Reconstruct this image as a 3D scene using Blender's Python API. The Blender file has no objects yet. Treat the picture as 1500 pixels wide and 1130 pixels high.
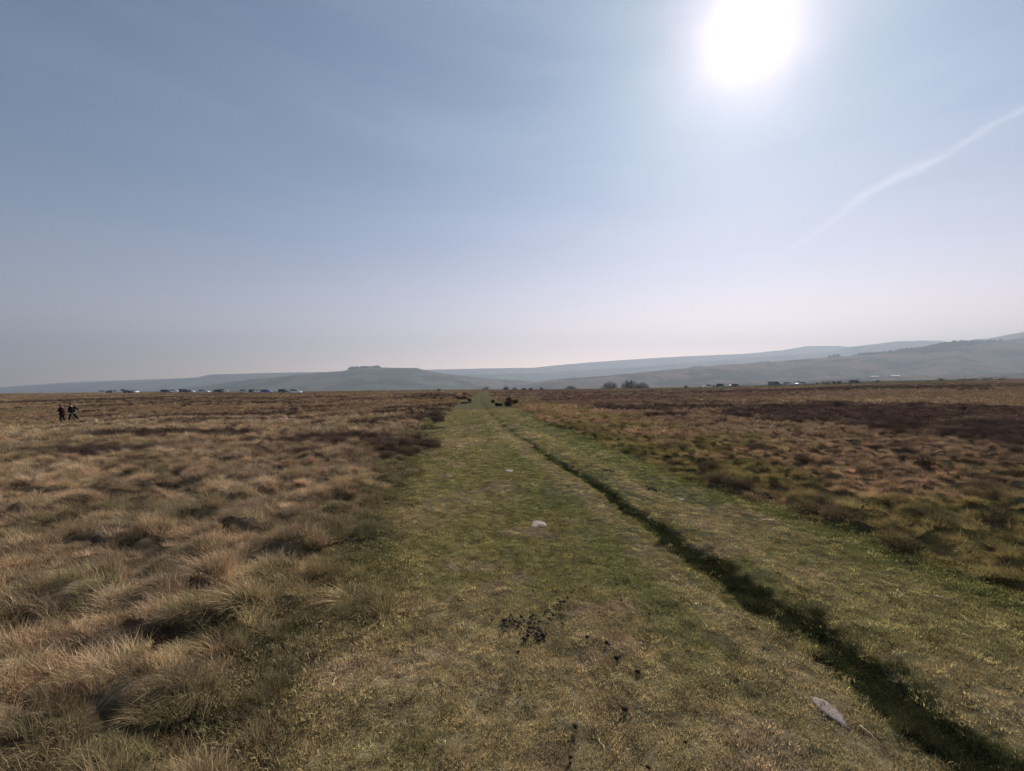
import bpy, math, random
import numpy as np
from mathutils import Vector, Matrix

# ------------------------------------------------------------------ camera, sky, sun, exposure
scene = bpy.context.scene
R = math.radians
F = 663.0                       # focal length in pixels of the 1500 px wide photograph
CAM_H = 1.60
cam_d = bpy.data.cameras.new('camera')
cam_d.sensor_width = 36.0
cam_d.lens = F / 1500.0 * 36.0
cam_d.clip_start = 0.05
cam_d.clip_end = 60000.0
cam = bpy.data.objects.new('camera', cam_d)
scene.collection.objects.link(cam)
cam.location = (0, 0, CAM_H)
cam.rotation_euler = (R(90.17), 0, 0)
scene.camera = cam

SUN_AZ, SUN_EL = 27.5, 34.9     # degrees right of the view, above the horizon
sdir = Vector((math.sin(R(SUN_AZ)) * math.cos(R(SUN_EL)), math.cos(R(SUN_AZ)) * math.cos(R(SUN_EL)), math.sin(R(SUN_EL))))
sun_d = bpy.data.lights.new('sun', 'SUN')
sun_d.energy = 5.0
sun_d.angle = R(0.6)
sun_d.color = (1.0, 0.90, 0.80)
sun = bpy.data.objects.new('sun', sun_d)
scene.collection.objects.link(sun)
sun.rotation_euler = (-sdir).to_track_quat('-Z', 'Y').to_euler()
sun.location = (0, 0, 50)

world = bpy.data.worlds.new('World')
scene.world = world
world.use_nodes = True


def N(nt, typ, **kw):
    n = nt.nodes.new(typ)
    for k, v in kw.items():
        if k == 'inp':
            for kk, vv in v.items():
                if hasattr(vv, 'is_linked') and not isinstance(vv, (float, int)):
                    nt.links.new(vv, n.inputs[kk])
                else:
                    n.inputs[kk].default_value = vv
        else:
            setattr(n, k, v)
    return n


def M(nt, op, a, b=0.0, c=0.0, clamp=False):
    n = nt.nodes.new('ShaderNodeMath')
    n.operation = op
    n.use_clamp = clamp
    for i, v in enumerate((a, b, c)):
        if isinstance(v, (int, float)):
            n.inputs[i].default_value = v
        else:
            nt.links.new(v, n.inputs[i])
    return n.outputs[0]


def MIX(nt, f, a, b, mode='MIX'):
    n = nt.nodes.new('ShaderNodeMix')
    n.data_type = 'RGBA'
    n.blend_type = mode
    for s, v in ((n.inputs[0], f), (n.inputs[6], a), (n.inputs[7], b)):
        if isinstance(v, (int, float)):
            s.default_value = v
        elif isinstance(v, tuple):
            s.default_value = v if len(v) == 4 else (*v, 1)
        else:
            nt.links.new(v, s)
    return n.outputs[2]


def RAMP(nt, fac, stops, interp='LINEAR'):
    n = nt.nodes.new('ShaderNodeValToRGB')
    n.color_ramp.interpolation = interp
    el = n.color_ramp.elements
    while len(el) < len(stops):
        el.new(0.5)
    for e, (p, c) in zip(el, stops):
        e.position = p
        e.color = c if len(c) == 4 else (*c, 1)
    nt.links.new(fac, n.inputs[0])
    return n.outputs[0]


nt = world.node_tree
nt.nodes.clear()
SKY_STRENGTH = 0.056
sky = N(nt, 'ShaderNodeTexSky', sky_type='NISHITA', sun_disc=False, sun_elevation=R(SUN_EL), sun_rotation=R(SUN_AZ),
        altitude=300.0, air_density=0.9, dust_density=0.5, ozone_density=2.0)
geo = N(nt, 'ShaderNodeTexCoord')
dotn = N(nt, 'ShaderNodeVectorMath', operation='DOT_PRODUCT')
nrm = N(nt, 'ShaderNodeVectorMath', operation='NORMALIZE')
nt.links.new(geo.outputs['Generated'], nrm.inputs[0])
nt.links.new(nrm.outputs[0], dotn.inputs[0])
dotn.inputs[1].default_value = sdir
ang = M(nt, 'ARCCOSINE', M(nt, 'MINIMUM', dotn.outputs['Value'], 0.99999))          # radians from the sun

wobn = N(nt, 'ShaderNodeTexNoise', inp={'Vector': nrm.outputs[0], 'Scale': 9.0, 'Detail': 2.0})
angw = M(nt, 'MULTIPLY', ang, M(nt, 'MULTIPLY_ADD', wobn.outputs[0], 0.5, 0.75))


def gauss(sig):
    q = M(nt, 'DIVIDE', angw, sig)
    return M(nt, 'EXPONENT', M(nt, 'MULTIPLY', M(nt, 'MULTIPLY', q, q), -1.0))


# thin high veil of cirrus: wispy, stretched
mp = N(nt, 'ShaderNodeMapping')
mp.inputs['Scale'].default_value = (1.2, 0.8, 6.0)
mp.inputs['Rotation'].default_value = (R(8), R(-14), 0)
nt.links.new(nrm.outputs[0], mp.inputs[0])
nz = N(nt, 'ShaderNodeTexNoise', inp={'Vector': mp.outputs[0], 'Scale': 1.6, 'Detail': 5.0, 'Roughness': 0.55, 'Distortion': 0.6})
veil = RAMP(nt, nz.outputs[0], [(0.38, (0, 0, 0)), (0.75, (1, 1, 1))])
near = M(nt, 'EXPONENT', M(nt, 'MULTIPLY', ang, -1.6))
skyc = MIX(nt, 1.0, sky.outputs[0], (SKY_STRENGTH * 0.88, SKY_STRENGTH * 1.04, SKY_STRENGTH * 1.06), 'MULTIPLY')
base = skyc
veilc = MIX(nt, M(nt, 'MULTIPLY', M(nt, 'MULTIPLY', veil, near), 0.24), base, (0.62, 0.66, 0.74))
g1 = M(nt, 'MULTIPLY', M(nt, 'EXPONENT', M(nt, 'DIVIDE', angw, -R(1.1))), 2.7)
g2 = M(nt, 'MULTIPLY', gauss(R(5.2)), 0.24)
g3 = M(nt, 'MULTIPLY', gauss(R(14)), 0.02)
glow = N(nt, 'ShaderNodeCombineColor')
nt.links.new(M(nt, 'ADD', M(nt, 'ADD', g1, M(nt, 'MULTIPLY', g2, 1.8)), g3), glow.inputs[0])
nt.links.new(M(nt, 'ADD', M(nt, 'ADD', g1, M(nt, 'MULTIPLY', g2, .94)), g3), glow.inputs[1])
nt.links.new(M(nt, 'ADD', M(nt, 'ADD', g1, M(nt, 'MULTIPLY', g2, .92)), M(nt, 'MULTIPLY', g3, 1.1)), glow.inputs[2])
tot = MIX(nt, 1.0, veilc, glow.outputs[0], 'ADD')
# pale warm air low down, strongest under the sun
sepd = N(nt, 'ShaderNodeSeparateXYZ')
nt.links.new(nrm.outputs[0], sepd.inputs[0])
lowb = M(nt, 'EXPONENT', M(nt, 'MULTIPLY', M(nt, 'ABSOLUTE', sepd.outputs[2]), -11.0))
lowb = M(nt, 'MULTIPLY', lowb, M(nt, 'EXPONENT', M(nt, 'MULTIPLY', ang, -1.9)))
tot = MIX(nt, 1.0, tot, MIX(nt, 1.0, (8.5, 4.4, 3.2, 1), lowb, 'MULTIPLY'), 'ADD')
bg = N(nt, 'ShaderNodeBackground')
nt.links.new(tot, bg.inputs[0])
bg.inputs[1].default_value = 1.0
wo = N(nt, 'ShaderNodeOutputWorld')
nt.links.new(bg.outputs[0], wo.inputs[0])

scene.view_settings.view_transform = 'Standard'
scene.view_settings.look = 'None'
scene.view_settings.exposure = 0.6
scene.view_settings.gamma = 1.0
scene.cycles.max_bounces = 6
scene.cycles.diffuse_bounces = 2
scene.cycles.glossy_bounces = 2
scene.cycles.transmission_bounces = 4
scene.cycles.transparent_max_bounces = 8
scene.cycles.volume_bounces = 0
scene.cycles.use_denoising = True

# ------------------------------------------------------------------ helpers
rng = np.random.default_rng(7)
random.seed(7)
LINK = scene.collection.objects.link


def props(o, label=None, cat=None, group=None, kind=None):
    if label: o['label'] = label
    if cat: o['category'] = cat
    if group: o['group'] = group
    if kind: o['kind'] = kind
    return o


def empty(name, loc=(0, 0, 0), rz=0.0, **kw):
    o = bpy.data.objects.new(name, None)
    o.empty_display_size = 0.2
    LINK(o)
    o.location = loc
    o.rotation_euler = (0, 0, rz)
    return props(o, **kw)


def mesh_obj(name, V, Fc, mat=None, parent=None, smooth=False, link=True, attrs=None, **kw):
    """V (n,3), Fc list of faces or an int array (m,k)"""
    me = bpy.data.meshes.new(name)
    V = np.asarray(V, dtype=np.float32)
    if isinstance(Fc, np.ndarray):
        m, k = Fc.shape
        me.vertices.add(len(V))
        me.vertices.foreach_set('co', V.ravel())
        me.loops.add(m * k)
        me.loops.foreach_set('vertex_index', Fc.astype(np.int32).ravel())
        me.polygons.add(m)
        me.polygons.foreach_set('loop_start', np.arange(0, m * k, k, dtype=np.int32))
        me.update(calc_edges=True)
    else:
        me.from_pydata([tuple(map(float, v)) for v in V], [], [tuple(map(int, f)) for f in Fc])
        me.update()
    if smooth:
        me.polygons.foreach_set('use_smooth', np.ones(len(me.polygons), dtype=bool))
    if attrs:
        for nme, (typ, arr) in attrs.items():
            a = me.attributes.new(nme, typ, 'POINT')
            arr = np.asarray(arr)
            a.data.foreach_set({'FLOAT': 'value', 'INT': 'value', 'FLOAT_VECTOR': 'vector', 'FLOAT_COLOR': 'color'}[typ],
                               arr.astype(np.int32 if typ == 'INT' else np.float32).ravel())
    if mat: me.materials.append(mat)
    o = bpy.data.objects.new(name, me)
    if link: LINK(o)
    if parent: o.parent = parent
    return props(o, **kw)


def copy_tree(src, parent=None):
    c = src.copy()
    LINK(c)
    if parent: c.parent = parent
    for ch in src.children:
        copy_tree(ch, c)
    return c


def sstep(a, b, x):
    t = np.clip((x - a) / (b - a), 0, 1)
    return t * t * (3 - 2 * t)


# hashed 2-D noise
def h2(ix, iy, s=0):
    n = (ix.astype(np.int64) * 374761393 + iy.astype(np.int64) * 668265263 + s * 1442695041) & 0xFFFFFFFF
    n = ((n ^ (n >> 13)) * 1274126177) & 0xFFFFFFFF
    n = ((n ^ (n >> 16)) * 2246822519) & 0xFFFFFFFF
    n = n ^ (n >> 15)
    return (n & 0xFFFFFF) / float(0xFFFFFF)


def vnoise(x, y, s=0):
    ix, iy = np.floor(x), np.floor(y)
    fx, fy = x - ix, y - iy
    fx = fx * fx * fx * (fx * (fx * 6 - 15) + 10)
    fy = fy * fy * fy * (fy * (fy * 6 - 15) + 10)
    a, b = h2(ix, iy, s), h2(ix + 1, iy, s)
    c, d = h2(ix, iy + 1, s), h2(ix + 1, iy + 1, s)
    return (a * (1 - fx) + b * fx) * (1 - fy) + (c * (1 - fx) + d * fx) * fy


def fbm(x, y, s=0, o=4):
    v, a, t = 0, 0.5, 0
    for i in range(o):
        ca, sa = math.cos(0.6 * i + s), math.sin(0.6 * i + s)
        f = 2.0 ** i
        v = v + a * vnoise((x * ca - y * sa) * f + 17.3 * i, (x * sa + y * ca) * f - 9.1 * i, s + i)
        t += a
        a *= 0.5
    return v / t


def cells(x, y, size, s, prob, hmin, hmax, rmin, rmax):
    """rounded humps on a jittered grid: height"""
    ix, iy = np.floor(x / size), np.floor(y / size)
    out = np.zeros_like(x)
    for dx in (-1, 0, 1):
        for dy in (-1, 0, 1):
            jx, jy = ix + dx, iy + dy
            cx = (jx + 0.1 + 0.8 * h2(jx, jy, s)) * size
            cy = (jy + 0.1 + 0.8 * h2(jx, jy, s + 1)) * size
            on = h2(jx, jy, s + 2) < prob
            hh = hmin + (hmax - hmin) * h2(jx, jy, s + 3)
            rr = rmin + (rmax - rmin) * h2(jx, jy, s + 4)
            an = 3.14159 * h2(jx, jy, s + 5)
            ex = (x - cx) * np.cos(an) + (y - cy) * np.sin(an)
            ey = -(x - cx) * np.sin(an) + (y - cy) * np.cos(an)
            q = np.clip(1 - (ex * ex + ey * ey * 1.7) / (rr * rr), 0, 1)
            out = np.maximum(out, np.where(on, hh * q ** 1.05, 0))
    return out


# ------------------------------------------------------------------ the lie of the land
# edges of the turf track and its rut, as x over y in metres
TY = np.array([0.0, 1.9, 3.0, 5.0, 8.0, 12.8, 20, 27, 46, 81, 177, 270, 400])
TL = np.array([-0.75, -0.85, -1.15, -1.40, -1.95, -2.3, -3.2, -4.0, -5.9, -7.6, -12.4, -17.5, -24.])
TRY = np.array([0.0, 3.2, 4.8, 6.9, 12.8, 20, 46, 81, 177, 270, 400])
TRX = np.array([3.7, 3.6, 3.5, 3.1, 2.45, 1.5, -0.9, -3.4, -9.2, -15.0, -22.])
RY = np.array([0.0, 1.88, 2.45, 3.5, 4.55, 5.8, 7.7, 10.8, 14.5, 22, 32, 59, 177, 400])
RX = np.array([1.98, 1.97, 1.93, 1.85, 1.72, 1.57, 1.28, 0.82, 0.22, -0.66, -1.7, -4.2, -11., -23.])
SY = np.array([0.0, 5.0, 9.4, 14.3, 25, 53, 120])
SX = np.array([3.1, 2.75, 2.1, 1.3, -0.4, -3.8, -8.])

# silhouette of the moor edge
EX = (np.array([-300, 0, 100, 250, 430, 600, 700, 800, 900, 1000, 1100, 1240, 1300, 1400, 1500, 1800]) - 750) / F
EPY = np.array([579, 577, 576.0, 574, 574, 572, 571.2, 570.5, 569.5, 568, 565.5, 560.5, 558.5, 556.5, 555, 553])
EDGE = 285.0


def base_h(x, y):
    r = np.hypot(x, y)
    yy = np.maximum(y, 0.25 * r + 0.01)
    u = np.clip(x / yy, -1.5, 1.5)
    ze = CAM_H - (np.interp(u, EX, EPY) - 567) / F * EDGE
    q = np.clip(yy / EDGE, 0, 3)
    up = np.minimum(q, 1.0) ** 1.25
    dn = sstep(8, 44, yy) * 0.72 + 0.28 * np.minimum(q, 1)
    z = np.where(ze > 0, ze * up, ze * dn)
    z = z - 0.0009 * np.clip(yy - EDGE, 0, 1e5) ** 2 * 1.0
    z = z + (fbm(x / 14, y / 14, 3, 3) - 0.5) * 0.22 * sstep(12, 40, r) * (1 - sstep(110, 190, yy))
    return z


def track_d(x, y):
    """signed distance-like value: >0 inside the track"""
    wob = (fbm(x / 1.7, y / 1.7, 11, 3) - 0.5) * (0.9 + 0.02 * np.abs(y))
    wob2 = (fbm(x / 0.35, y / 0.35, 12, 2) - 0.5) * 0.35
    l = x - np.interp(y, TY, TL) + wob + wob2
    rr = np.interp(y, TRY, TRX) - x + wob * 0.7 + wob2
    return l, rr


def rut_p(x, y):
    d = x - np.interp(y, RY, RX) - (fbm(y / 1.3, y * 0 + 3.3, 21, 3) - 0.5) * 0.22 - (fbm(x / .16, y / .22, 24, 3) - .5) * .13
    w = 0.118 + 0.06 * (fbm(x / 0.4, y / 0.4, 22, 2) - 0.3)
    amt = (1 - 0.35 * sstep(11, 17, y)) * (1 - 0.4 * sstep(40, 100, y)) * (0.50 + 0.9 * fbm(x * 0 + 1.7, y / 0.8, 23, 2))
    w = w * (1 - 0.25 * sstep(5, 12, y)) * (1 + sstep(18, 50, y) * 1.2)
    # steeper right bank
    prof = np.where(d > 0, 1 - sstep(0.55, 1.15, d / w), 1 - sstep(0.1, 1.7, -d / w))
    return prof, amt, d


def rut2_p(x, y):
    d = x - np.interp(y, SY, SX) - (fbm(y / 2.3, y * 0 + 8.3, 31, 2) - 0.5) * 0.3
    return np.exp(-(d / 0.22) ** 2) * sstep(3, 7, y)


HU = (np.array([860, 900, 1050, 1200, 1300, 1500, 1800]) - 750) / F
HN = np.array([34, 28, 23.0, 18, 14.8, 11.5, 11.])
HF = np.array([35, 35, 38, 33, 30, 24, 22.])


def heather_m(x, y):
    yy = np.maximum(y, 0.5)
    u = x / yy
    n1 = fbm(x / 4.5, y / 4.5, 41, 4)
    n2 = fbm(x / 1.1, y / 1.1, 42, 3)
    ly = np.log(yy)
    a, b = np.log(np.interp(u, HU, HN)), np.log(np.interp(u, HU, HF))
    wob = (n1 - 0.5) * 0.5 + (n2 - 0.5) * 0.25
    band = sstep(-0.05, 0.06, ly - a + wob) * (1 - sstep(-0.06, 0.06, ly - b + wob)) * (u > 0.14) * (0.55 + 0.75 * sstep(0.35, 0.5, n2))
    # loose patches
    n3 = fbm(x / 9, y / 5, 43, 4) * 0.65 + n2 * 0.35
    left = sstep(0.57, 0.63, n3 + 0.04 * sstep(9, 14, yy) - 0.03 * sstep(30, 50, yy)) * sstep(7, 11, yy) * (u < -0.12)
    lp = np.exp(-(((x + 10.3) / 3.2) ** 2 + ((y - 10.9) / 1.1) ** 2)) + np.exp(-(((x + 12) / 5.0) ** 2 + ((y - 15.5) / 1.5) ** 2)) * 0.9
    left = np.maximum(left, sstep(0.45, 0.7, lp + (n2 - 0.5) * 0.9))
    redge = np.interp(y, TRY, TRX)
    eb = np.exp(-((x - redge - .24) / .20) ** 2) * sstep(2.2, 3, y) * (1 - sstep(8, 12, y)) * sstep(.60, .66, fbm(x / .22, y / .22, 46, 2))
    right = sstep(0.60, 0.67, n3) * sstep(34, 50, yy) * (u > 0.06)
    farm = sstep(0.60, 0.68, fbm(x / 30, y / 18, 44, 3)) * sstep(60, 90, yy) * 0.8
    small = 0.8 * sstep(0.80, 0.84, fbm(x / 0.55, y / 0.42, 45, 2)) * (u > 0.1) * (1 - sstep(14, 22, yy))
    return np.clip(np.maximum.reduce([band, left, right, farm, small * 0.95, eb]), 0, 1)


def rough_amp(x, y):
    l, r = track_d(x, y)
    tr = np.minimum(sstep(-0.25, 0.15, l), sstep(-0.25, 0.12, r))
    return tr, l, r


def height(x, y, detail=True):
    x = np.asarray(x, float)
    y = np.asarray(y, float)
    z = base_h(x, y)
    if not detail:
        return z
    tr, l, r = rough_amp(x, y)
    prof, amt, d = rut_p(x, y)
    leftside = (l < 0.3)
    lm = sstep(0.1, -0.9, l) * (1 - tr)
    rm = sstep(0.1, -0.6, r) * (1 - tr)
    big = cells(x, y, 0.45, 50, 0.80, 0.04, 0.18, 0.17, 0.36)
    sml = cells(x, y, 0.27, 60, 0.75, 0.02, 0.075, 0.10, 0.20)
    mid = cells(x, y, 0.31, 70, 0.72, 0.03, 0.12, 0.11, 0.22)
    far = sstep(25, 60, y)
    hm = heather_m(x, y)
    z = z + lm * (big * 1.0 + sml * 0.6) * (1 + 0.5 * far) * (1 - .6 * hm)
    z = z + rm * (mid * 1.0 + sml * 0.7) * (1 + 0.6 * far) * (1 - .6 * hm)
    z = z + hm * (1 - tr) * (0.02 + 0.12 * fbm(x / 0.5, y / 0.5, 80, 2))
    # grass track
    z = z + tr * ((fbm(x / 0.9, y / 1.6, 81, 3) - 0.5) * 0.05 + (fbm(x / 0.09, y / 0.09, 82, 2) - 0.5) * 0.022 + (fbm(x / 0.32, y / 0.32, 84, 2) - 0.5) * 0.03)
    z = z - tr * prof * amt * (0.075 + .04 * sstep(3.5, 5.5, y))
    # low banks either side of the rut
    z = z + tr * 0.035 * np.exp(-((d - 0.42) / 0.22) ** 2) * (1 - sstep(20, 50, y))
    z = z - tr * rut2_p(x, y) * 0.04
    z = z + (1 - tr) * (fbm(x / 0.15, y / 0.15, 83, 2) - 0.5) * 0.03
    return z


def lerp(a, b, t):
    t = np.asarray(t)[..., None]
    return a * (1 - t) + b * t


def C(r, g, b): return np.array([r, g, b], float)


def colour(x, y):
    """base colour of the vegetation (n,3), linear"""
    tr, l, r = rough_amp(x, y)
    yy = np.maximum(y, 0.5)
    n1 = fbm(x / 2.2, y / 2.2, 90, 4)
    n2 = fbm(x / 0.45, y / 0.45, 91, 3)
    n3 = fbm(x / 6.0, y / 6.0, 92, 3)
    n4 = fbm(x / 0.16, y / 0.16, 93, 2)
    one = np.ones(x.shape + (3,))
    # left: bleached moor grass
    dry = lerp(one * C(.395, .285, .178), one * C(.265, .195, .122), sstep(.35, .65, n2))
    dry = lerp(dry, one * C(.255, .185, .112), sstep(.55, .72, n1) * 0.45)
    dry = lerp(dry, one * C(.170, .140, .075), sstep(.50, .68, fbm(x / 1.3, y / 1.3, 94, 3)) * 0.75)
    dry = lerp(dry, one * C(.50, .395, .27), sstep(.60, .75, n2) * 0.5)
    # a green margin along the track
    dry = lerp(dry, one * C(.140, .130, .055), sstep(-1.5, -0.1, l + (n2 - .5) * 1.2) * 0.75)
    # right: olive tussocks turning russet further out
    ol = lerp(one * C(.235, .195, .085), one * C(.150, .132, .055), sstep(.4, .6, n2))
    ol = lerp(ol, one * C(.290, .205, .120), sstep(.44, .58, n1) * 0.9)
    rus = lerp(one * C(.275, .198, .125), one * C(.195, .132, .085), sstep(.4, .62, n2 * .6 + n3 * .4))
    ol = ol * C(1.06, 1.0, 1.0)
    rt = lerp(ol, rus, sstep(1.5, 7.5, -r + (n1 - .5) * 4.0) )
    side = (x > (np.interp(y, TY, TL) + np.interp(y, TRY, TRX)) * .5)
    rt = rt * 1.06
    c = np.where(side[..., None], rt, dry)
    # far moor, streaky browns
    st = fbm(x / 34, y / 10, 95, 4)
    fl = lerp(one * C(.235, .160, .090), one * C(.165, .105, .062), sstep(.42, .58, st))
    fl = lerp(fl, one * C(.205, .165, .080), sstep(.55, .68, fbm(x / 25, y / 16, 96, 3)) * .7)
    fr = lerp(one * C(.195, .125, .088), one * C(.140, .088, .066), sstep(.42, .58, st))
    fr = lerp(fr, one * C(.19, .16, .08), sstep(.50, .62, fbm(x / 22, y / 9, 97, 3)) * .6)
    fc = np.where(side[..., None], fr, fl)
    c = lerp(c, fc, sstep(22, 60, yy) * .85)
    # greener verge where the cars are parked
    gs = sstep(150, 175, yy) * (1 - sstep(218, 240, yy)) * sstep(.05, .2, x / yy) * (1 - sstep(.95, 1.1, x / yy))
    c = lerp(c, one * C(.125, .125, .052), gs * .75)
    hm = heather_m(x, y)
    c = lerp(c, lerp(one * C(.075, .050, .043), one * C(.115, .073, .058), sstep(.35, .65, n2)), hm * .92)
    # the track turf
    g = lerp(one * C(.232, .202, .088), one * C(.300, .240, .130), sstep(.40, .62, n1 * .6 + n3 * .4))
    g = lerp(g, one * C(.175, .168, .068), sstep(.54, .72, fbm(x / .8, y / 1.6, 98, 4)) * .62)
    g = lerp(g, one * C(.33, .245, .165), sstep(.60, .76, fbm(x / .5, y / .5, 99, 3)) * .6)
    g = lerp(g, g * 0.75, sstep(.5, .7, n4) * .6)
    prof, amt, d = rut_p(x, y)
    nearb = (1 - sstep(14, 30, yy))
    # worn pale strip left of the rut, green stripe further left
    g = lerp(g, one * C(.33, .265, .155), np.exp(-((d + .42) / .14) ** 2) * .65 * nearb)
    g = lerp(g, one * C(.32, .26, .15), np.exp(-((d - .55) / .28) ** 2) * .5 * nearb * sstep(.35, .6, n2))
    g = lerp(g, one * C(.155, .165, .060), np.exp(-((d + .80) / .17) ** 2) * .5 * nearb * sstep(2.4, 3.2, yy))
    g = lerp(g, one * C(.150, .155, .060), rut2_p(x, y) * .6)
    g = lerp(g, one * C(.140, .148, .055), sstep(.55, .1, r + (n2 - .5) * .4) * .7)
    g = lerp(g, one * C(.075, .088, .032), sstep(.25, .9, prof + (n2 - .5) * .6) * np.clip(amt * 1.15, 0, 1) * .9)
    g = lerp(g, one * C(.265, .210, .112), sstep(18, 45, yy) * .85)
    g = g * C(1.15, 1.14, 1.10)
    g = lerp(g, one * C(.36, .30, .165), sstep(.5, 1.1, d) * sstep(.3, .9, r) * .30 * nearb)
    sp = fbm(x / .06, y / .06, 451, 2)
    g = lerp(g, g * .6, sstep(.58, .75, sp) * .7)
    g = lerp(g, g * 1.35, sstep(.42, .25, sp) * .7)
    c = lerp(c, g, tr)
    return np.clip(c * GAIN, 0, 0.8)


GAIN = 1.2

# ------------------------------------------------------------------ materials


def new_mat(name):
    m = bpy.data.materials.new(name)
    m.use_nodes = True
    m.node_tree.nodes.clear()
    return m, m.node_tree


def simple_mat(name, col, rough=0.7, metal=0.0, var=0.15, scale=8.0, spec=0.5, bump=0.0):
    m, t = new_mat(name)
    tc = N(t, 'ShaderNodeTexCoord')
    n = N(t, 'ShaderNodeTexNoise', inp={'Vector': tc.outputs['Object'], 'Scale': scale, 'Detail': 4.0})
    k = M(t, 'MULTIPLY_ADD', n.outputs[0], 2 * var, 1 - var)
    c = MIX(t, 1.0, (*col, 1), k, 'MULTIPLY')
    b = N(t, 'ShaderNodeBsdfPrincipled', inp={'Base Color': c, 'Roughness': rough, 'Metallic': metal, 'Specular IOR Level': spec})
    if bump:
        bp = N(t, 'ShaderNodeBump', inp={'Height': n.outputs[0], 'Strength': bump, 'Distance': 0.02})
        t.links.new(bp.outputs[0], b.inputs['Normal'])
    o = N(t, 'ShaderNodeOutputMaterial')
    t.links.new(b.outputs[0], o.inputs[0])
    return m


def ground_mat():
    m, t = new_mat('moor_ground')
    a = N(t, 'ShaderNodeAttribute', attribute_name='col')
    gp = N(t, 'ShaderNodeNewGeometry')
    n1 = N(t, 'ShaderNodeTexNoise', inp={'Vector': gp.outputs['Position'], 'Scale': 26.0, 'Detail': 6.0, 'Roughness': 0.7})
    n2 = N(t, 'ShaderNodeTexNoise', inp={'Vector': gp.outputs['Position'], 'Scale': 140.0, 'Detail': 3.0, 'Roughness': 0.7})
    n3 = N(t, 'ShaderNodeTexNoise', inp={'Vector': gp.outputs['Position'], 'Scale': 3.0, 'Detail': 5.0, 'Roughness': 0.65})
    k = M(t, 'MULTIPLY_ADD', n1.outputs[0], 1.1, 0.40)
    k = M(t, 'MULTIPLY', k, M(t, 'MULTIPLY_ADD', n2.outputs[0], 1.4, 0.25))
    k = M(t, 'MULTIPLY', k, M(t, 'MULTIPLY_ADD', n3.outputs[0], 0.9, 0.5))
    c = MIX(t, 1.0, a.outputs['Color'], k, 'MULTIPLY')
    bp = N(t, 'ShaderNodeBump', inp={'Height': M(t, 'ADD', n1.outputs[0], M(t, 'MULTIPLY', n2.outputs[0], .4)), 'Strength': 0.9, 'Distance': 0.03})
    b = N(t, 'ShaderNodeBsdfDiffuse', inp={'Color': c, 'Roughness': 1.0})
    t.links.new(bp.outputs[0], b.inputs['Normal'])
    o = N(t, 'ShaderNodeOutputMaterial')
    t.links.new(b.outputs[0], o.inputs[0])
    return m


def blade_mat(name, lo=0.55, hi=1.5, trans=0.35, warm=(1, 1, 1)):
    m, t = new_mat(name)
    a = N(t, 'ShaderNodeAttribute', attribute_name='col', attribute_type='INSTANCER')
    bl = N(t, 'ShaderNodeAttribute', attribute_name='bl')
    k = M(t, 'MULTIPLY_ADD', bl.outputs['Fac'], hi - lo, lo)
    c = MIX(t, 1.0, a.outputs['Color'], k, 'MULTIPLY')
    c = MIX(t, 1.0, c, (*warm, 1), 'MULTIPLY')
    d = N(t, 'ShaderNodeBsdfDiffuse', inp={'Color': c})
    tr = N(t, 'ShaderNodeBsdfTranslucent', inp={'Color': c})
    mx = N(t, 'ShaderNodeMixShader', inp={0: trans, 1: d.outputs[0], 2: tr.outputs[0]})
    o = N(t, 'ShaderNodeOutputMaterial')
    t.links.new(mx.outputs[0], o.inputs[0])
    return m


def leafy_mat(name, col, col2, trans=0.2, scale=3.0):
    m, t = new_mat(name)
    gp = N(t, 'ShaderNodeNewGeometry')
    n = N(t, 'ShaderNodeTexNoise', inp={'Vector': gp.outputs['Position'], 'Scale': scale, 'Detail': 3.0})
    c = MIX(t, RAMP(t, n.outputs[0], [(.35, (0, 0, 0)), (.65, (1, 1, 1))]), (*col, 1), (*col2, 1))
    c = MIX(t, 1.0, c, M(t, 'MULTIPLY_ADD', gp.outputs['Random Per Island'], 0.7, 0.65), 'MULTIPLY')
    d = N(t, 'ShaderNodeBsdfDiffuse', inp={'Color': c})
    tr = N(t, 'ShaderNodeBsdfTranslucent', inp={'Color': c})
    mx = N(t, 'ShaderNodeMixShader', inp={0: trans, 1: d.outputs[0], 2: tr.outputs[0]})
    o = N(t, 'ShaderNodeOutputMaterial')
    t.links.new(mx.outputs[0], o.inputs[0])
    return m


M_GROUND = ground_mat()
M_BLADE = blade_mat('dry_grass_blades', 0.4, 1.75, 0.25)
M_TURF = blade_mat('turf_blades', 0.35, 1.75, 0.32)
M_HEATH = blade_mat('heather_twigs', 0.4, 1.7, 0.15)

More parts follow.
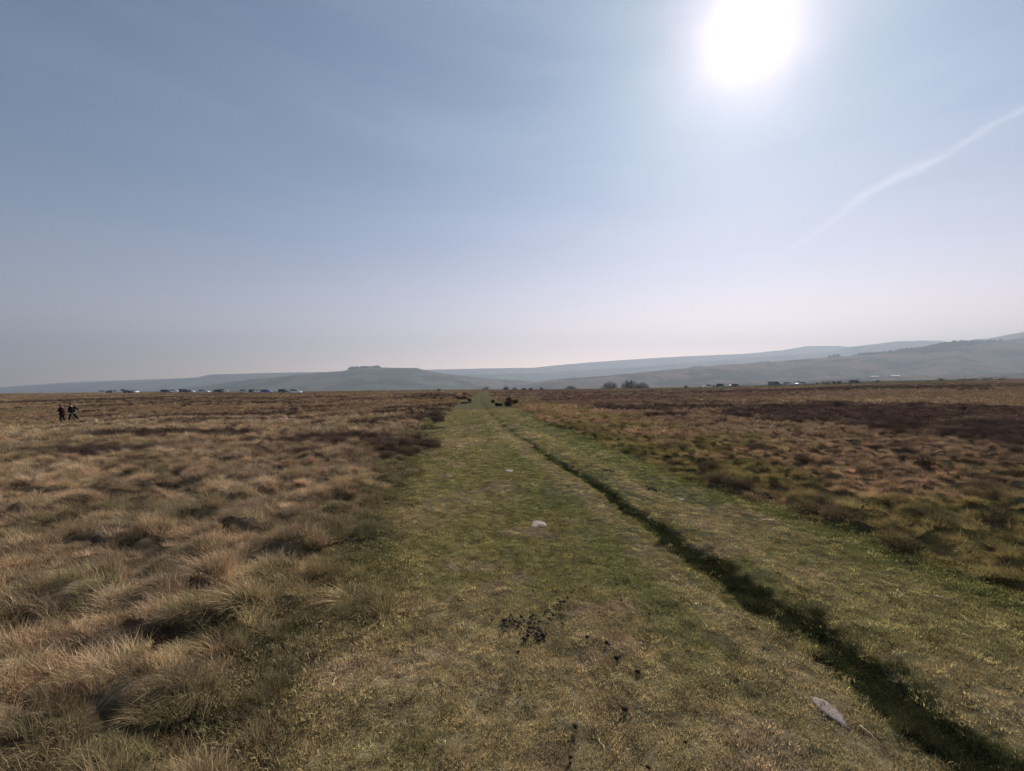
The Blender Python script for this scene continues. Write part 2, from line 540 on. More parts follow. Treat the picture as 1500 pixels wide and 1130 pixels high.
# ------------------------------------------------------------------ ground sheet (polar grid round the camera's foot)
def polar_ground():
    fine = np.radians(np.arange(-60, 60.01, 0.15))
    rest = np.radians(np.arange(63, 298, 3.0))
    th = np.concatenate([fine, rest])
    rr = [0.15]
    while rr[-1] < 620:
        r = rr[-1]
        rr.append(r + max(0.012, r * (0.0062 if r < 60 else 0.012)) if r > 0.9 else r + 0.12)
    rr = np.array(rr)
    T, Rr = np.meshgrid(th, rr)
    X, Y = np.sin(T) * Rr, np.cos(T) * Rr
    Z = height(X.ravel(), Y.ravel())
    col = colour(X.ravel(), Y.ravel())
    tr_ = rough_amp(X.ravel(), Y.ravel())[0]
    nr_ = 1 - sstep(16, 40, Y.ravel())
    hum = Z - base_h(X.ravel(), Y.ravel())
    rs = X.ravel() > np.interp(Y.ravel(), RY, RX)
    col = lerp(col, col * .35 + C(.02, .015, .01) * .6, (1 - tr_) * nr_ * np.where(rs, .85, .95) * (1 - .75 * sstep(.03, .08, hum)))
    V = np.stack([X.ravel(), Y.ravel(), Z], 1)
    nr, na = X.shape
    i = np.arange(nr - 1)[:, None] * na
    j = np.arange(na)[None, :]
    j2 = (j + 1) % na
    Fq = np.stack([i + j, i + na + j, i + na + j2, i + j2], -1).reshape(-1, 4)[:, ::-1]
    Fq = Fq[:, ::-1]
    # centre cap
    V = np.vstack([V, [[0, 0, height(np.array([0.]), np.array([0.]))[0]]]])
    col = np.vstack([col, col[:1]])
    cidx = len(V) - 1
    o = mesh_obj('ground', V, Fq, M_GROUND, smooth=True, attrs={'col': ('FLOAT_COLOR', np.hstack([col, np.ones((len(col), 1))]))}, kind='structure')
    return o


ground = polar_ground()
ground['label'] = 'brown moorland plateau with a turf track running to the horizon'


def Hz(x, y, detail=True):
    return float(height(np.array([float(x)]), np.array([float(y)]), detail)[0])


def px(xp, Y):
    return (xp - 750.0) / F * Y


def ground_at(xp, yp):
    """world point of the near, nearly level ground seen at a photo pixel"""
    Y = CAM_H * F / (yp - 567.0)
    for _ in range(6):
        z = float(base_h(np.array([px(xp, Y)]), np.array([Y]))[0])
        Y = (CAM_H - z) * F / (yp - 567.0)
    return px(xp, Y), Y


# ------------------------------------------------------------------ grass
def blades(n, rad, lmin, lmax, w, lean, spread, segs=3, curve=1.0, root_bias=0.5, seed=0, wind=(-0.92, -0.38)):
    """n curved blades; returns V, F(tri), bl"""
    g = np.random.default_rng(seed)
    a = g.uniform(0, 2 * np.pi, n)
    r = rad * g.uniform(0, 1, n) ** root_bias
    bx, by = r * np.cos(a), r * np.sin(a)
    L = g.uniform(lmin, lmax, n) * (1 - 0.35 * (r / max(rad, 1e-6)) * g.uniform(0, 1, n))
    da = a + g.normal(0, 0.7, n)
    out = spread * (0.25 + 0.75 * r / max(rad, 1e-6)) * g.uniform(0.4, 1.3, n)
    dx = np.cos(da) * out + wind[0] * lean * g.uniform(0.4, 1.4, n) + g.normal(0, .27, n)
    dy = np.sin(da) * out + wind[1] * lean * g.uniform(0.4, 1.4, n) + g.normal(0, .27, n)
    W = w * g.uniform(.6, 1.4, n)
    wa = g.uniform(0, np.pi, n)
    wx, wy = np.cos(wa), np.sin(wa)
    V, B = [], []
    bl = g.uniform(0, 1, n)
    for k in range(segs + 1):
        t = k / segs
        hx = bx + dx * L * (t ** 1.7) * curve
        hy = by + dy * L * (t ** 1.7) * curve
        bend = np.clip(np.hypot(dx, dy) * curve, 0, 1.6)
        hz = L * (t - 0.42 * bend * t * t) - min(0.02, lmin * .3)
        ww = W * (1 - t) ** 0.6
        if k < segs:
            V.append(np.stack([hx - wx * ww, hy - wy * ww, hz], 1))
            V.append(np.stack([hx + wx * ww, hy + wy * ww, hz], 1))
        else:
            V.append(np.stack([hx, hy, hz], 1))
    nv = 2 * segs + 1
    VV = np.stack(V, 1).reshape(-1, 3)
    i0 = np.arange(n)[:, None] * nv
    tris = []
    for k in range(segs - 1):
        b = 2 * k
        tris += [[b, b + 1, b + 3], [b, b + 3, b + 2]]
    b = 2 * (segs - 1)
    tris.append([b, b + 1, b + 2])
    Ft = (i0[:, :, None] + np.array(tris)[None]).reshape(-1, 3)
    return VV, Ft, np.repeat(bl, nv)


def heather_src(n, seed, lw=0.004):
    g = np.random.default_rng(seed)
    V, Fc, B = [], [], []
    base = 0
    VV, Ft, bl = blades(n, 0.17, .16, .34, .0022, 0.1, 0.9, 3, 0.8, 0.5, seed)
    V.append(VV); Fc.append(Ft); B.append(bl * .5)
    base = len(VV)
    # tiny leaf scraps along the shoots
    m = n * 7
    pick = g.integers(0, n, m)
    t = g.uniform(.35, 1.0, m)
    P = VV.reshape(n, 7, 3)
    p0, p1, p2, p3 = P[pick, 0], P[pick, 2], P[pick, 4], P[pick, 6]
    q = np.where((t < .66)[:, None], p1 + (p2 - p1) * ((t - .33) / .33)[:, None], p2 + (p3 - p2) * ((t - .66) / .34)[:, None])
    d1 = g.normal(0, 1, (m, 3)); d1 /= np.linalg.norm(d1, axis=1)[:, None]
    d2 = g.normal(0, 1, (m, 3)); d2 /= np.linalg.norm(d2, axis=1)[:, None]
    s = lw * g.uniform(.6, 1.8, m)[:, None]
    T = np.stack([q - d1 * s, q + d1 * s, q + d2 * s * 2.2], 1).reshape(-1, 3)
    V.append(T); Fc.append(base + np.arange(m * 3).reshape(-1, 3)); B.append(np.repeat(g.uniform(0, 1, m), 3))
    return np.vstack(V), np.vstack(Fc), np.concatenate(B)


def src(name, data, mat):
    V, Fc, bl = data
    return mesh_obj(name, V, Fc, mat, link=False, attrs={'bl': ('FLOAT', bl)})


def scatter(name, sources, X, Y, S, mat_col, label, tilt=0.15, sink=0.0, sz=None, seed=1, kind='stuff', rotz_full=True, cat='grass'):
    g = np.random.default_rng(seed)
    n = len(X)
    Z = height(X, Y) - sink
    coll = bpy.data.collections.new(name + ' sources')
    for s in sources:
        coll.objects.link(s)
    rz = g.uniform(0, 2 * np.pi, n) if rotz_full else g.normal(0, .85, n)
    rot = np.stack([g.normal(0, tilt, n), g.normal(0, tilt, n), rz], 1)
    szz = S * (sz if sz is not None else 1.0)
    scl = np.stack([S, S, szz * g.uniform(.8, 1.2, n)], 1)
    attrs = {'rot': ('FLOAT_VECTOR', rot), 'scl': ('FLOAT_VECTOR', scl), 'idx': ('INT', g.integers(0, len(sources), n)),
             'col': ('FLOAT_COLOR', np.hstack([mat_col, np.ones((n, 1))]))}
    V = np.stack([X, Y, Z], 1)
    me = bpy.data.meshes.new(name)
    me.vertices.add(n)
    me.vertices.foreach_set('co', V.astype(np.float32).ravel())
    for nme, (typ, arr) in attrs.items():
        a = me.attributes.new(nme, typ, 'POINT')
        a.data.foreach_set({'INT': 'value', 'FLOAT_VECTOR': 'vector', 'FLOAT_COLOR': 'color'}[typ], arr.astype(np.int32 if typ == 'INT' else np.float32).ravel())
    o = bpy.data.objects.new(name, me)
    LINK(o)
    ng = bpy.data.node_groups.new(name, 'GeometryNodeTree')
    ng.interface.new_socket('Geometry', in_out='INPUT', socket_type='NodeSocketGeometry')
    ng.interface.new_socket('Geometry', in_out='OUTPUT', socket_type='NodeSocketGeometry')
    gi = ng.nodes.new('NodeGroupInput'); go = ng.nodes.new('NodeGroupOutput')
    ci = ng.nodes.new('GeometryNodeCollectionInfo')
    ci.inputs['Collection'].default_value = coll
    ci.inputs['Separate Children'].default_value = True
    ci.inputs['Reset Children'].default_value = True
    ip = ng.nodes.new('GeometryNodeInstanceOnPoints')
    ip.inputs['Pick Instance'].default_value = True

    def na(nm, dt):
        k = ng.nodes.new('GeometryNodeInputNamedAttribute')
        k.data_type = dt
        k.inputs['Name'].default_value = nm
        return k.outputs[0]
    e2r = ng.nodes.new('FunctionNodeEulerToRotation')
    ng.links.new(na('rot', 'FLOAT_VECTOR'), e2r.inputs[0])
    ng.links.new(e2r.outputs[0], ip.inputs['Rotation'])
    ng.links.new(na('scl', 'FLOAT_VECTOR'), ip.inputs['Scale'])
    ng.links.new(na('idx', 'INT'), ip.inputs['Instance Index'])
    ng.links.new(gi.outputs[0], ip.inputs['Points'])
    ng.links.new(ci.outputs[0], ip.inputs['Instance'])
    ng.links.new(ip.outputs[0], go.inputs[0])
    md = o.modifiers.new('scatter', 'NODES')
    md.node_group = ng
    return props(o, label, cat, kind=kind)


def wedge(n_target_fn, y0, y1, seed, pad=1.4, k=1.22):
    """random points in the seen wedge between y0 and y1 with density fn(y) per m2"""
    g = np.random.default_rng(seed)
    out = []
    edges = np.geomspace(y0, y1, 14)
    for a, b in zip(edges[:-1], edges[1:]):
        m = (a + b) / 2
        w = 2 * (k * b + pad)
        n = int(n_target_fn(m) * w * (b - a))
        x = g.uniform(-w / 2, w / 2, n)
        y = g.uniform(a, b, n)
        keep = np.abs(x) < k * y + pad
        out.append(np.stack([x[keep], y[keep]], 1))
    P = np.vstack(out)
    return P[:, 0], P[:, 1]


def jit(c, s, seed):
    g = np.random.default_rng(seed)
    return np.clip(c * (1 + g.normal(0, s, (len(c), 1))) * (1 + g.normal(0, .03, c.shape)), 0.005, .8)


def build_grass():
    g = np.random.default_rng(5)
    # --- sources
    hi = [src('grass_tuft', blades(470, .15, .05, .21, .0021, .6, 1.25, 4, 1.0, .6, 100 + i), M_BLADE) for i in range(5)]
    med = [src('grass_tuft', blades(230, .11, .07, .20, .0014, .45, .9, 3, 1.0, .55, 120 + i), M_BLADE) for i in range(5)]
    low = [src('grass_tuft', blades(130, .22, .14, .34, .0065, .6, .9, 2, 1.0, .6, 140 + i), M_BLADE) for i in range(4)]
    vlow = [src('grass_tuft', blades(46, .34, .12, .30, .02, .6, .9, 2, 1.0, .6, 150 + i), M_BLADE) for i in range(4)]
    turf = [src('turf_tuft', blades(64, .050, .008, .026, .0016, .25, 1.0, 2, 1.0, .5, 160 + i), M_TURF) for i in range(5)]
    turf2 = [src('turf_tuft', blades(60, .11, .012, .035, .0034, .25, 1.0, 2, 1.0, .5, 170 + i), M_TURF) for i in range(4)]
    hth = [src('heather_sprig', heather_src(240, 180 + i), M_HEATH) for i in range(3)]
    hth2 = [src('heather_sprig', heather_src(80, 190 + i, .012), M_HEATH) for i in range(3)]

    def tussocks(size, s, prob, rmin, rmax, hmin, hmax, side, y0, y1, kx=1.22):
        ny = int(y1 / size) + 1
        nx = int(kx * y1 / size) + 4
        IX, IY = np.meshgrid(np.arange(-nx, nx), np.arange(int(y0 / size), ny))
        IX, IY = IX.ravel().astype(float), IY.ravel().astype(float)
        cx = (IX + .1 + .8 * h2(IX, IY, s)) * size
        cy = (IY + .1 + .8 * h2(IX, IY, s + 1)) * size
        on = (h2(IX, IY, s + 2) < prob) & (np.abs(cx) < kx * cy + 1.4) & (cy > y0) & (cy < y1)
        rr = rmin + (rmax - rmin) * h2(IX, IY, s + 4)
        hh = (h2(IX, IY, s + 3))
        tr, l, r = rough_amp(cx, cy)
        on &= (l < -0.25) if side < 0 else (r < -0.15)
        return cx[on], cy[on], rr[on], hh[on]

    # left tussocks
    X, Y, rr, hh = tussocks(.45, 50, .80, .17, .36, 0, 1, -1, .8, 60)
    hm = heather_m(X, Y)
    ok = hm < .55
    X, Y, rr, hh = X[ok], Y[ok], rr[ok], hh[ok]
    nearm = Y < 13
    S = (.40 + .48 * hh) * (.75 + rr)
    c = jit(colour(X, Y), .18, 1)
    XN, YN = X[nearm], Y[nearm]
    # two or three crowns to a tussock
    rep = np.repeat(np.arange(len(XN)), 5)
    sp_ = rr[nearm][rep] * .5
    XX = XN[rep] + g.normal(0, 1, len(rep)) * sp_; YY = YN[rep] + g.normal(0, 1, len(rep)) * sp_
    cc = jit(c[nearm][rep], .12, 2)
    scatter('tussock_grass', hi, XX, YY, S[nearm][rep] * g.uniform(.55, 1.15, len(rep)), cc,
            'long bleached grass drooping from tussocks left of the track', .25, rotz_full=False, seed=3)
    # bigger-screen-distance tussocks, both sides
    X2, Y2, r2, h2_ = tussocks(.31, 70, .72, .11, .22, 0, 1, 1, .8, 60)
    ok = (heather_m(X2, Y2) < .55)
    X2, Y2, r2, h2_ = X2[ok], Y2[ok], r2[ok], h2_[ok]
    n2 = Y2 < 13
    rep = np.repeat(np.arange(n2.sum()), 3)
    XX = X2[n2][rep] + g.normal(0, .09, len(rep)); YY = Y2[n2][rep] + g.normal(0, .09, len(rep))
    S2 = (.36 + .30 * h2_)
    scatter('tussock_grass', hi, XX, YY, S2[n2][rep] * g.uniform(.6, 1.25, len(rep)), jit(colour(XX, YY), .32, 4),
            'low olive and russet tussock grass right of the track', .25, rotz_full=False, seed=5)
    XF = np.concatenate([X[~nearm], X2[~n2]]); YF = np.concatenate([Y[~nearm], Y2[~n2]])
    SF = np.concatenate([S[~nearm], S2[~n2] * 1.1])
    scatter('tussock_grass', low, XF, YF, SF * .95, jit(colour(XF, YF), .18, 6),
            'pale tussocks spread over the moor in the middle distance', .2, rotz_full=False, seed=7)
    # infill tufts
    X, Y = wedge(lambda y: 120 if y < 5 else (90 if y < 9 else (50 if y < 16 else 16)), 1.0, 26, 11)
    tr, l, r = rough_amp(X, Y)
    ok = (tr < .5) & (heather_m(X, Y) < .6) & (fbm(X / .22, Y / .22, 401, 2) + g.uniform(-.12, .12, len(X)) + 3.0 * (height(X, Y) - base_h(X, Y)) > .60)
    X, Y = X[ok], Y[ok]; l = l[ok]
    right_ = X > np.interp(Y, RY, RX)
    S = g.uniform(.5, 1.15, len(X)) * np.where(Y > 10, 1.25, 1) * np.where((l < 0) & (l > -.7), .75, 1) * np.where(right_, .75, 1)
    scatter('rough_grass', med, X, Y, S, jit(colour(X, Y), .30, 8), 'short matted moor grass between the tussocks', .3, seed=9, rotz_full=False)
    # far grass
    X, Y = wedge(lambda y: 1.5 if y < 70 else .55, 26, 230, 12)
    tr, l, r = rough_amp(X, Y)
    ok = (tr < .5) & (heather_m(X, Y) < .7)
    X, Y = X[ok], Y[ok]
    scatter('moor_grass', vlow, X, Y, g.uniform(.7, 1.5, len(X)) * (1 + .3 * sstep(60, 200, Y)), jit(colour(X, Y), .2, 10),
            'distant rough grass over the far moor', .2, seed=13, rotz_full=False)
    # turf
    X, Y = wedge(lambda y: 620 if y < 3.5 else (420 if y < 6 else 230), 1.1, 10, 14)
    tr, l, r = rough_amp(X, Y)
    ok = (tr > .35) | ((l > -.8) & (l < .4)) | ((r > -.5) & (r < .4))
    X, Y = X[ok], Y[ok]
    prof, amt, d = rut_p(X, Y)
    S = g.uniform(.7, 1.3, len(X)) * (1 + .9 * np.clip(prof * amt, 0, 1))
    edge = np.minimum(l[ok], r[ok])
    S = S * (1 + .5 * (1 - sstep(0, .5, edge)))
    scatter('turf', turf, X, Y, S, jit(colour(X, Y), .26, 15), 'short grazed turf of the track', .2, seed=16)
    X, Y = wedge(lambda y: 70 if y < 16 else 26, 10, 34, 17)
    tr, l, r = rough_amp(X, Y)
    ok = tr > .4
    X, Y = X[ok], Y[ok]
    scatter('turf', turf2, X, Y, g.uniform(.8, 1.4, len(X)), jit(colour(X, Y), .26, 18), 'short grazed turf further along the track', .2, seed=19)
    # mossy growth in the rut
    def rutpts(n, sd, ymax, seed):
        gg = np.random.default_rng(seed)
        yy = 1.2 + (ymax - 1.2) * gg.uniform(0, 1, n) ** 1.5
        xx = np.interp(yy, RY, RX) + (fbm(yy / 1.3, yy * 0 + 3.3, 21, 3) - 0.5) * 0.22 - .01 + gg.normal(.0, sd, n) * (1 - .45 * sstep(3.5, 7, yy))
        k = (fbm(xx / .16, yy / .3, 402, 2) + gg.uniform(-.1, .1, n) > .42) & (np.abs(xx - np.interp(yy, RY, RX)) < .34)
        return xx[k], yy[k]
    xx, yy = rutpts(3900, .070, 13, 31)
    t_ = g.uniform(0, 1, len(xx)) ** 1.6
    cc = lerp(np.ones((len(xx), 3)) * C(.060, .074, .026), np.ones((len(xx), 3)) * C(.155, .150, .062), t_)
    scatter('rut_grass', med, xx, yy, g.uniform(.22, .50, len(xx)), cc, 'dark green grass growing in the wheel rut', .45, seed=20)
    xx, yy = rutpts(1500, .07, 9, 32)
    cc = jit(np.ones((len(xx), 3)) * C(.065, .068, .032), .35, 33)
    scatter('rut_moss', hth, xx, yy, g.uniform(.18, .34, len(xx)), cc, 'mossy dark sprigs matted in the wheel rut', .5, seed=34)
    # heather
    X, Y = wedge(lambda y: 34 if y < 9 else (22 if y < 16 else 0), 2.0, 16, 21)
    tr, l, r = rough_amp(X, Y)
    ok = (tr < .3) & (heather_m(X, Y) > .5)
    X, Y = X[ok], Y[ok]
    scatter('heather', hth, X, Y, g.uniform(.4, .75, len(X)), jit(colour(X, Y) * 1.1, .3, 22), 'dark brown heather sprigs in low patches near the track', .3, seed=23, cat='heather')
    X, Y = wedge(lambda y: 16 if y < 26 else (7 if y < 45 else 1.8), 16, 120, 24)
    tr, l, r = rough_amp(X, Y)
    ok = (tr < .3) & (heather_m(X, Y) > .5)
    X, Y = X[ok], Y[ok]
    scatter('heather', hth2, X, Y, g.uniform(.45, .95, len(X)) * (1 + .5 * sstep(30, 90, Y)), jit(colour(X, Y) * 1.1, .3, 25), 'band of dark purple brown heather further out', .3, seed=26, cat='heather')


build_grass()

# ------------------------------------------------------------------ hills
RIDGES = [
    # Y distance, front width, back width, crest pixels
    (7600, 1500, 1300, [(-400, 569), (0, 567.5), (100, 560.5), (150, 558.5), (220, 556), (300, 553), (400, 550), (620, 542), (720, 540), (780, 539), (830, 534), (880, 530), (940, 526), (1000, 522.5), (1050, 520.5), (1100, 518), (1150, 513), (1180, 507.5), (1230, 507), (1260, 510), (1300, 512), (1500, 510), (1900, 505)]),
    (5600, 1500, 1500, [(-400, 572), (0, 569), (60, 565), (150, 560.5), (220, 559), (290, 553), (310, 549), (380, 547), (430, 546), (500, 545), (560, 546), (640, 550), (800, 547), (900, 540), (1000, 533), (1080, 526), (1130, 522), (1170, 519.5), (1200, 518), (1230, 512.5), (1250, 508), (1280, 505), (1310, 501), (1350, 499.5), (1380, 500), (1410, 504), (1500, 508), (1900, 508)]),
    (4300, 1300, 1200, [(-400, 590), (1250, 560), (1360, 515), (1390, 506), (1405, 501.5), (1430, 497.5), (1447, 497), (1500, 487), (1650, 470), (1900, 462)]),
    (3300, 1400, 1000, [(-400, 585), (150, 580), (230, 573), (290, 566), (330, 561), (400, 553), (470, 546.5), (500, 544.5), (520, 541), (550, 539.5), (610, 540), (623, 543), (650, 547.5), (700, 553), (760, 558), (830, 562), (900, 572), (1100, 590), (1900, 590)]),
    (2700, 1100, 900, [(-400, 600), (600, 590), (700, 573), (740, 568), (780, 562.5), (805, 557), (830, 554.5), (870, 552), (900, 550), (950, 545), (1000, 541), (1050, 536), (1100, 532), (1150, 529), (1200, 525.5), (1250, 522), (1310, 519), (1350, 514), (1390, 507), (1410, 504), (1450, 503), (1500, 496), (1650, 482), (1900, 470)]),
    (1500, 600, 500, [(-400, 600), (780, 590), (900, 572), (1000, 565), (1100, 560.5), (1200, 557), (1300, 553.5), (1400, 550), (1500, 547), (1900, 540)]),
]


def hill_h(X, Y):
    u = X / Y
    pxx = 750 + u * F
    z = np.full(X.shape, -70.0)
    z = np.where(Y < 1000, -25 - 45 * sstep(400, 1000, Y), z)
    for k, (Yi, wf, wb, cr) in enumerate(RIDGES):
        cr = np.array(cr)
        # the crest wanders in depth
        Yc = Yi * (1 + 0.10 * (fbm(X / 900 + k, X * 0 + k * 3.1, 200 + k, 3) - .5))
        yp = np.interp(pxx, cr[:, 0], cr[:, 1])
        crest = CAM_H + (567 - yp) / F * Yc
        d = Y - Yc
        nz_ = fbm(X / 420, Y / 420, 210 + k, 5) - .5
        s = np.where(d < 0, 1 - sstep(0, 1, -d / wf) ** 1.0, 1 - 0.6 * sstep(0, 1, d / wb))
        zr = -70 + (crest + 70) * s
        zr = zr + nz_ * 34 * np.clip(np.abs(d) / wf * 3, 0, 1) * (s > 0.02)
        z = np.maximum(z, zr)
    z = z + (fbm(X / 90, Y / 90, 230, 3) - .5) * 5 * sstep(500, 1200, Y)
    return z


def build_hills():
    u = np.linspace(-1.35, 1.35, 1100)
    yy = np.concatenate([np.geomspace(330, 4000, 190), np.geomspace(4020, 8500, 130)])
    U, YY = np.meshgrid(u, yy)
    XX = U * YY
    Z = hill_h(XX.ravel(), YY.ravel())
    V = np.stack([XX.ravel(), YY.ravel(), Z], 1)
    nr, na = U.shape
    i = np.arange(nr - 1)[:, None] * na
    j = np.arange(na - 1)[None]
    Fq = np.stack([i + j, i + j + 1, i + na + j + 1, i + na + j], -1).reshape(-1, 4)
    m, t = new_mat('hill_fields')
    gp = N(t, 'ShaderNodeNewGeometry')
    mpn = N(t, 'ShaderNodeMapping')
    t.links.new(gp.outputs['Position'], mpn.inputs[0])
    mpn.inputs['Scale'].default_value = (1, 1, 0)
    wn = N(t, 'ShaderNodeTexNoise', inp={'Vector': mpn.outputs[0], 'Scale': .002, 'Detail': 3.0})
    wv = N(t, 'ShaderNodeVectorMath', operation='MULTIPLY_ADD')
    t.links.new(wn.outputs['Color'], wv.inputs[0]); wv.inputs[1].default_value = (500, 500, 0); t.links.new(mpn.outputs[0], wv.inputs[2])
    vo = N(t, 'ShaderNodeTexVoronoi', feature='F1', inp={'Vector': wv.outputs[0], 'Scale': .0042, 'Randomness': .85})
    ve = N(t, 'ShaderNodeTexVoronoi', feature='DISTANCE_TO_EDGE', inp={'Vector': wv.outputs[0], 'Scale': .0042, 'Randomness': .85})
    sep = N(t, 'ShaderNodeSeparateColor')
    t.links.new(vo.outputs['Color'], sep.inputs[0])
    fc = RAMP(t, sep.outputs[0], [(0, (.060, .070, .045)), (.3, (.095, .10, .065)), (.5, (.11, .085, .07)), (.72, (.075, .085, .055)), (.86, (.13, .115, .085)), (1, (.06, .052, .045))], 'CONSTANT')
    big = N(t, 'ShaderNodeTexNoise', inp={'Vector': mpn.outputs[0], 'Scale': .0011, 'Detail': 4.0})
    moor = MIX(t, RAMP(t, N(t, 'ShaderNodeTexNoise', inp={'Vector': mpn.outputs[0], 'Scale': .006, 'Detail': 6.0}).outputs[0], [(.4, (0, 0, 0)), (.6, (1, 1, 1))]), (.16, .10, .085, 1), (.085, .065, .055, 1))
    sp = N(t, 'ShaderNodeSeparateXYZ')
    t.links.new(gp.outputs['Position'], sp.inputs[0])
    # the right-hand hills are moorland, the left ones enclosed fields
    sidef = M(t, 'DIVIDE', sp.outputs[0], sp.outputs[1])
    sidef = M(t, 'ADD', sidef, M(t, 'MULTIPLY_ADD', big.outputs[0], 1.2, -.6))
    sf = RAMP(t, M(t, 'MULTIPLY_ADD', sidef, .5, .5), [(.42, (0, 0, 0)), (.60, (1, 1, 1))])
    c = MIX(t, M(t, 'MULTIPLY', sf, .75), fc, moor)
    wood = N(t, 'ShaderNodeTexNoise', inp={'Vector': mpn.outputs[0], 'Scale': .0035, 'Detail': 5.0, 'Roughness': .6})
    hedge = M(t, 'LESS_THAN', ve.outputs[0], .05)
    c = MIX(t, M(t, 'MULTIPLY', M(t, 'MULTIPLY', hedge, M(t, 'GREATER_THAN', wood.outputs[0], .47)), .6), c, (.03, .035, .02, 1))
    c = MIX(t, M(t, 'MULTIPLY', RAMP(t, wood.outputs[0], [(.53, (0, 0, 0)), (.56, (1, 1, 1))]), .9), c, (.030, .038, .024, 1))
    b = N(t, 'ShaderNodeBsdfDiffuse')
    t.links.new(c, b.inputs[0])
    o = N(t, 'ShaderNodeOutputMaterial')
    t.links.new(b.outputs[0], o.inputs[0])
    mesh_obj('hills', V, Fq, m, smooth=True, kind='structure', label='hazy layered hills with fields and moor across the valley')


build_hills()


def hill_at(xp, Y):
    X = px(xp, Y)
    return X, Y, float(hill_h(np.array([X]), np.array([float(Y)]))[0])


# ------------------------------------------------------------------ trees and bushes
M_BARK = simple_mat('bark', (.075, .06, .05), .9, var=.3, scale=3)
M_TWIG = simple_mat('bare_twigs', (.085, .065, .058), .9, var=.3, scale=3)
M_EVER = leafy_mat('conifer_needles', (.022, .032, .020), (.045, .050, .030), .1, .05)
M_GORSE = leafy_mat('gorse_leaves', (.030, .036, .014), (.060, .048, .026), .15, 2.0)
M_HBUSH = leafy_mat('old_heather_leaves', (.048, .030, .024), (.085, .055, .040), .15, 2.0)
M_GBUSH = leafy_mat('green_bush_leaves', (.028, .044, .020), (.05, .06, .026), .15, 2.0)


def tube_path(pts, rads, k=5):
    V, Fc = [], []
    prev = None
    for i, (p, r) in enumerate(zip(pts, rads)):
        p = np.array(p, float)
        if i < len(pts) - 1: d = np.array(pts[i + 1]) - p
        else: d = p - np.array(pts[i - 1])
        d = d / (np.linalg.norm(d) + 1e-9)
        a = np.cross(d, [0.31, 0.92, 0.13]); a /= np.linalg.norm(a) + 1e-9
        b = np.cross(d, a)
        for q in range(k):
            t = 2 * math.pi * q / k
            V.append(p + (a * math.cos(t) + b * math.sin(t)) * r)
    for i in range(len(pts) - 1):
        for q in range(k):
            Fc.append((i * k + q, i * k + (q + 1) % k, (i + 1) * k + (q + 1) % k, (i + 1) * k + q))
    Fc.append(tuple(range(k))[::-1]); Fc.append(tuple((len(pts) - 1) * k + q for q in range(k)))
    return V, Fc


class MB:
    def __init__(s): s.V, s.F = [], []
    def add(s, VF):
        V, Fc = VF
        b = len(s.V)
        s.V += [tuple(v) for v in V]
        s.F += [tuple(i + b for i in f) for f in Fc]
        return s
    def obj(s, name, mat, parent=None, **kw):
        return mesh_obj(name, np.array(s.V), s.F, mat, parent, **kw)


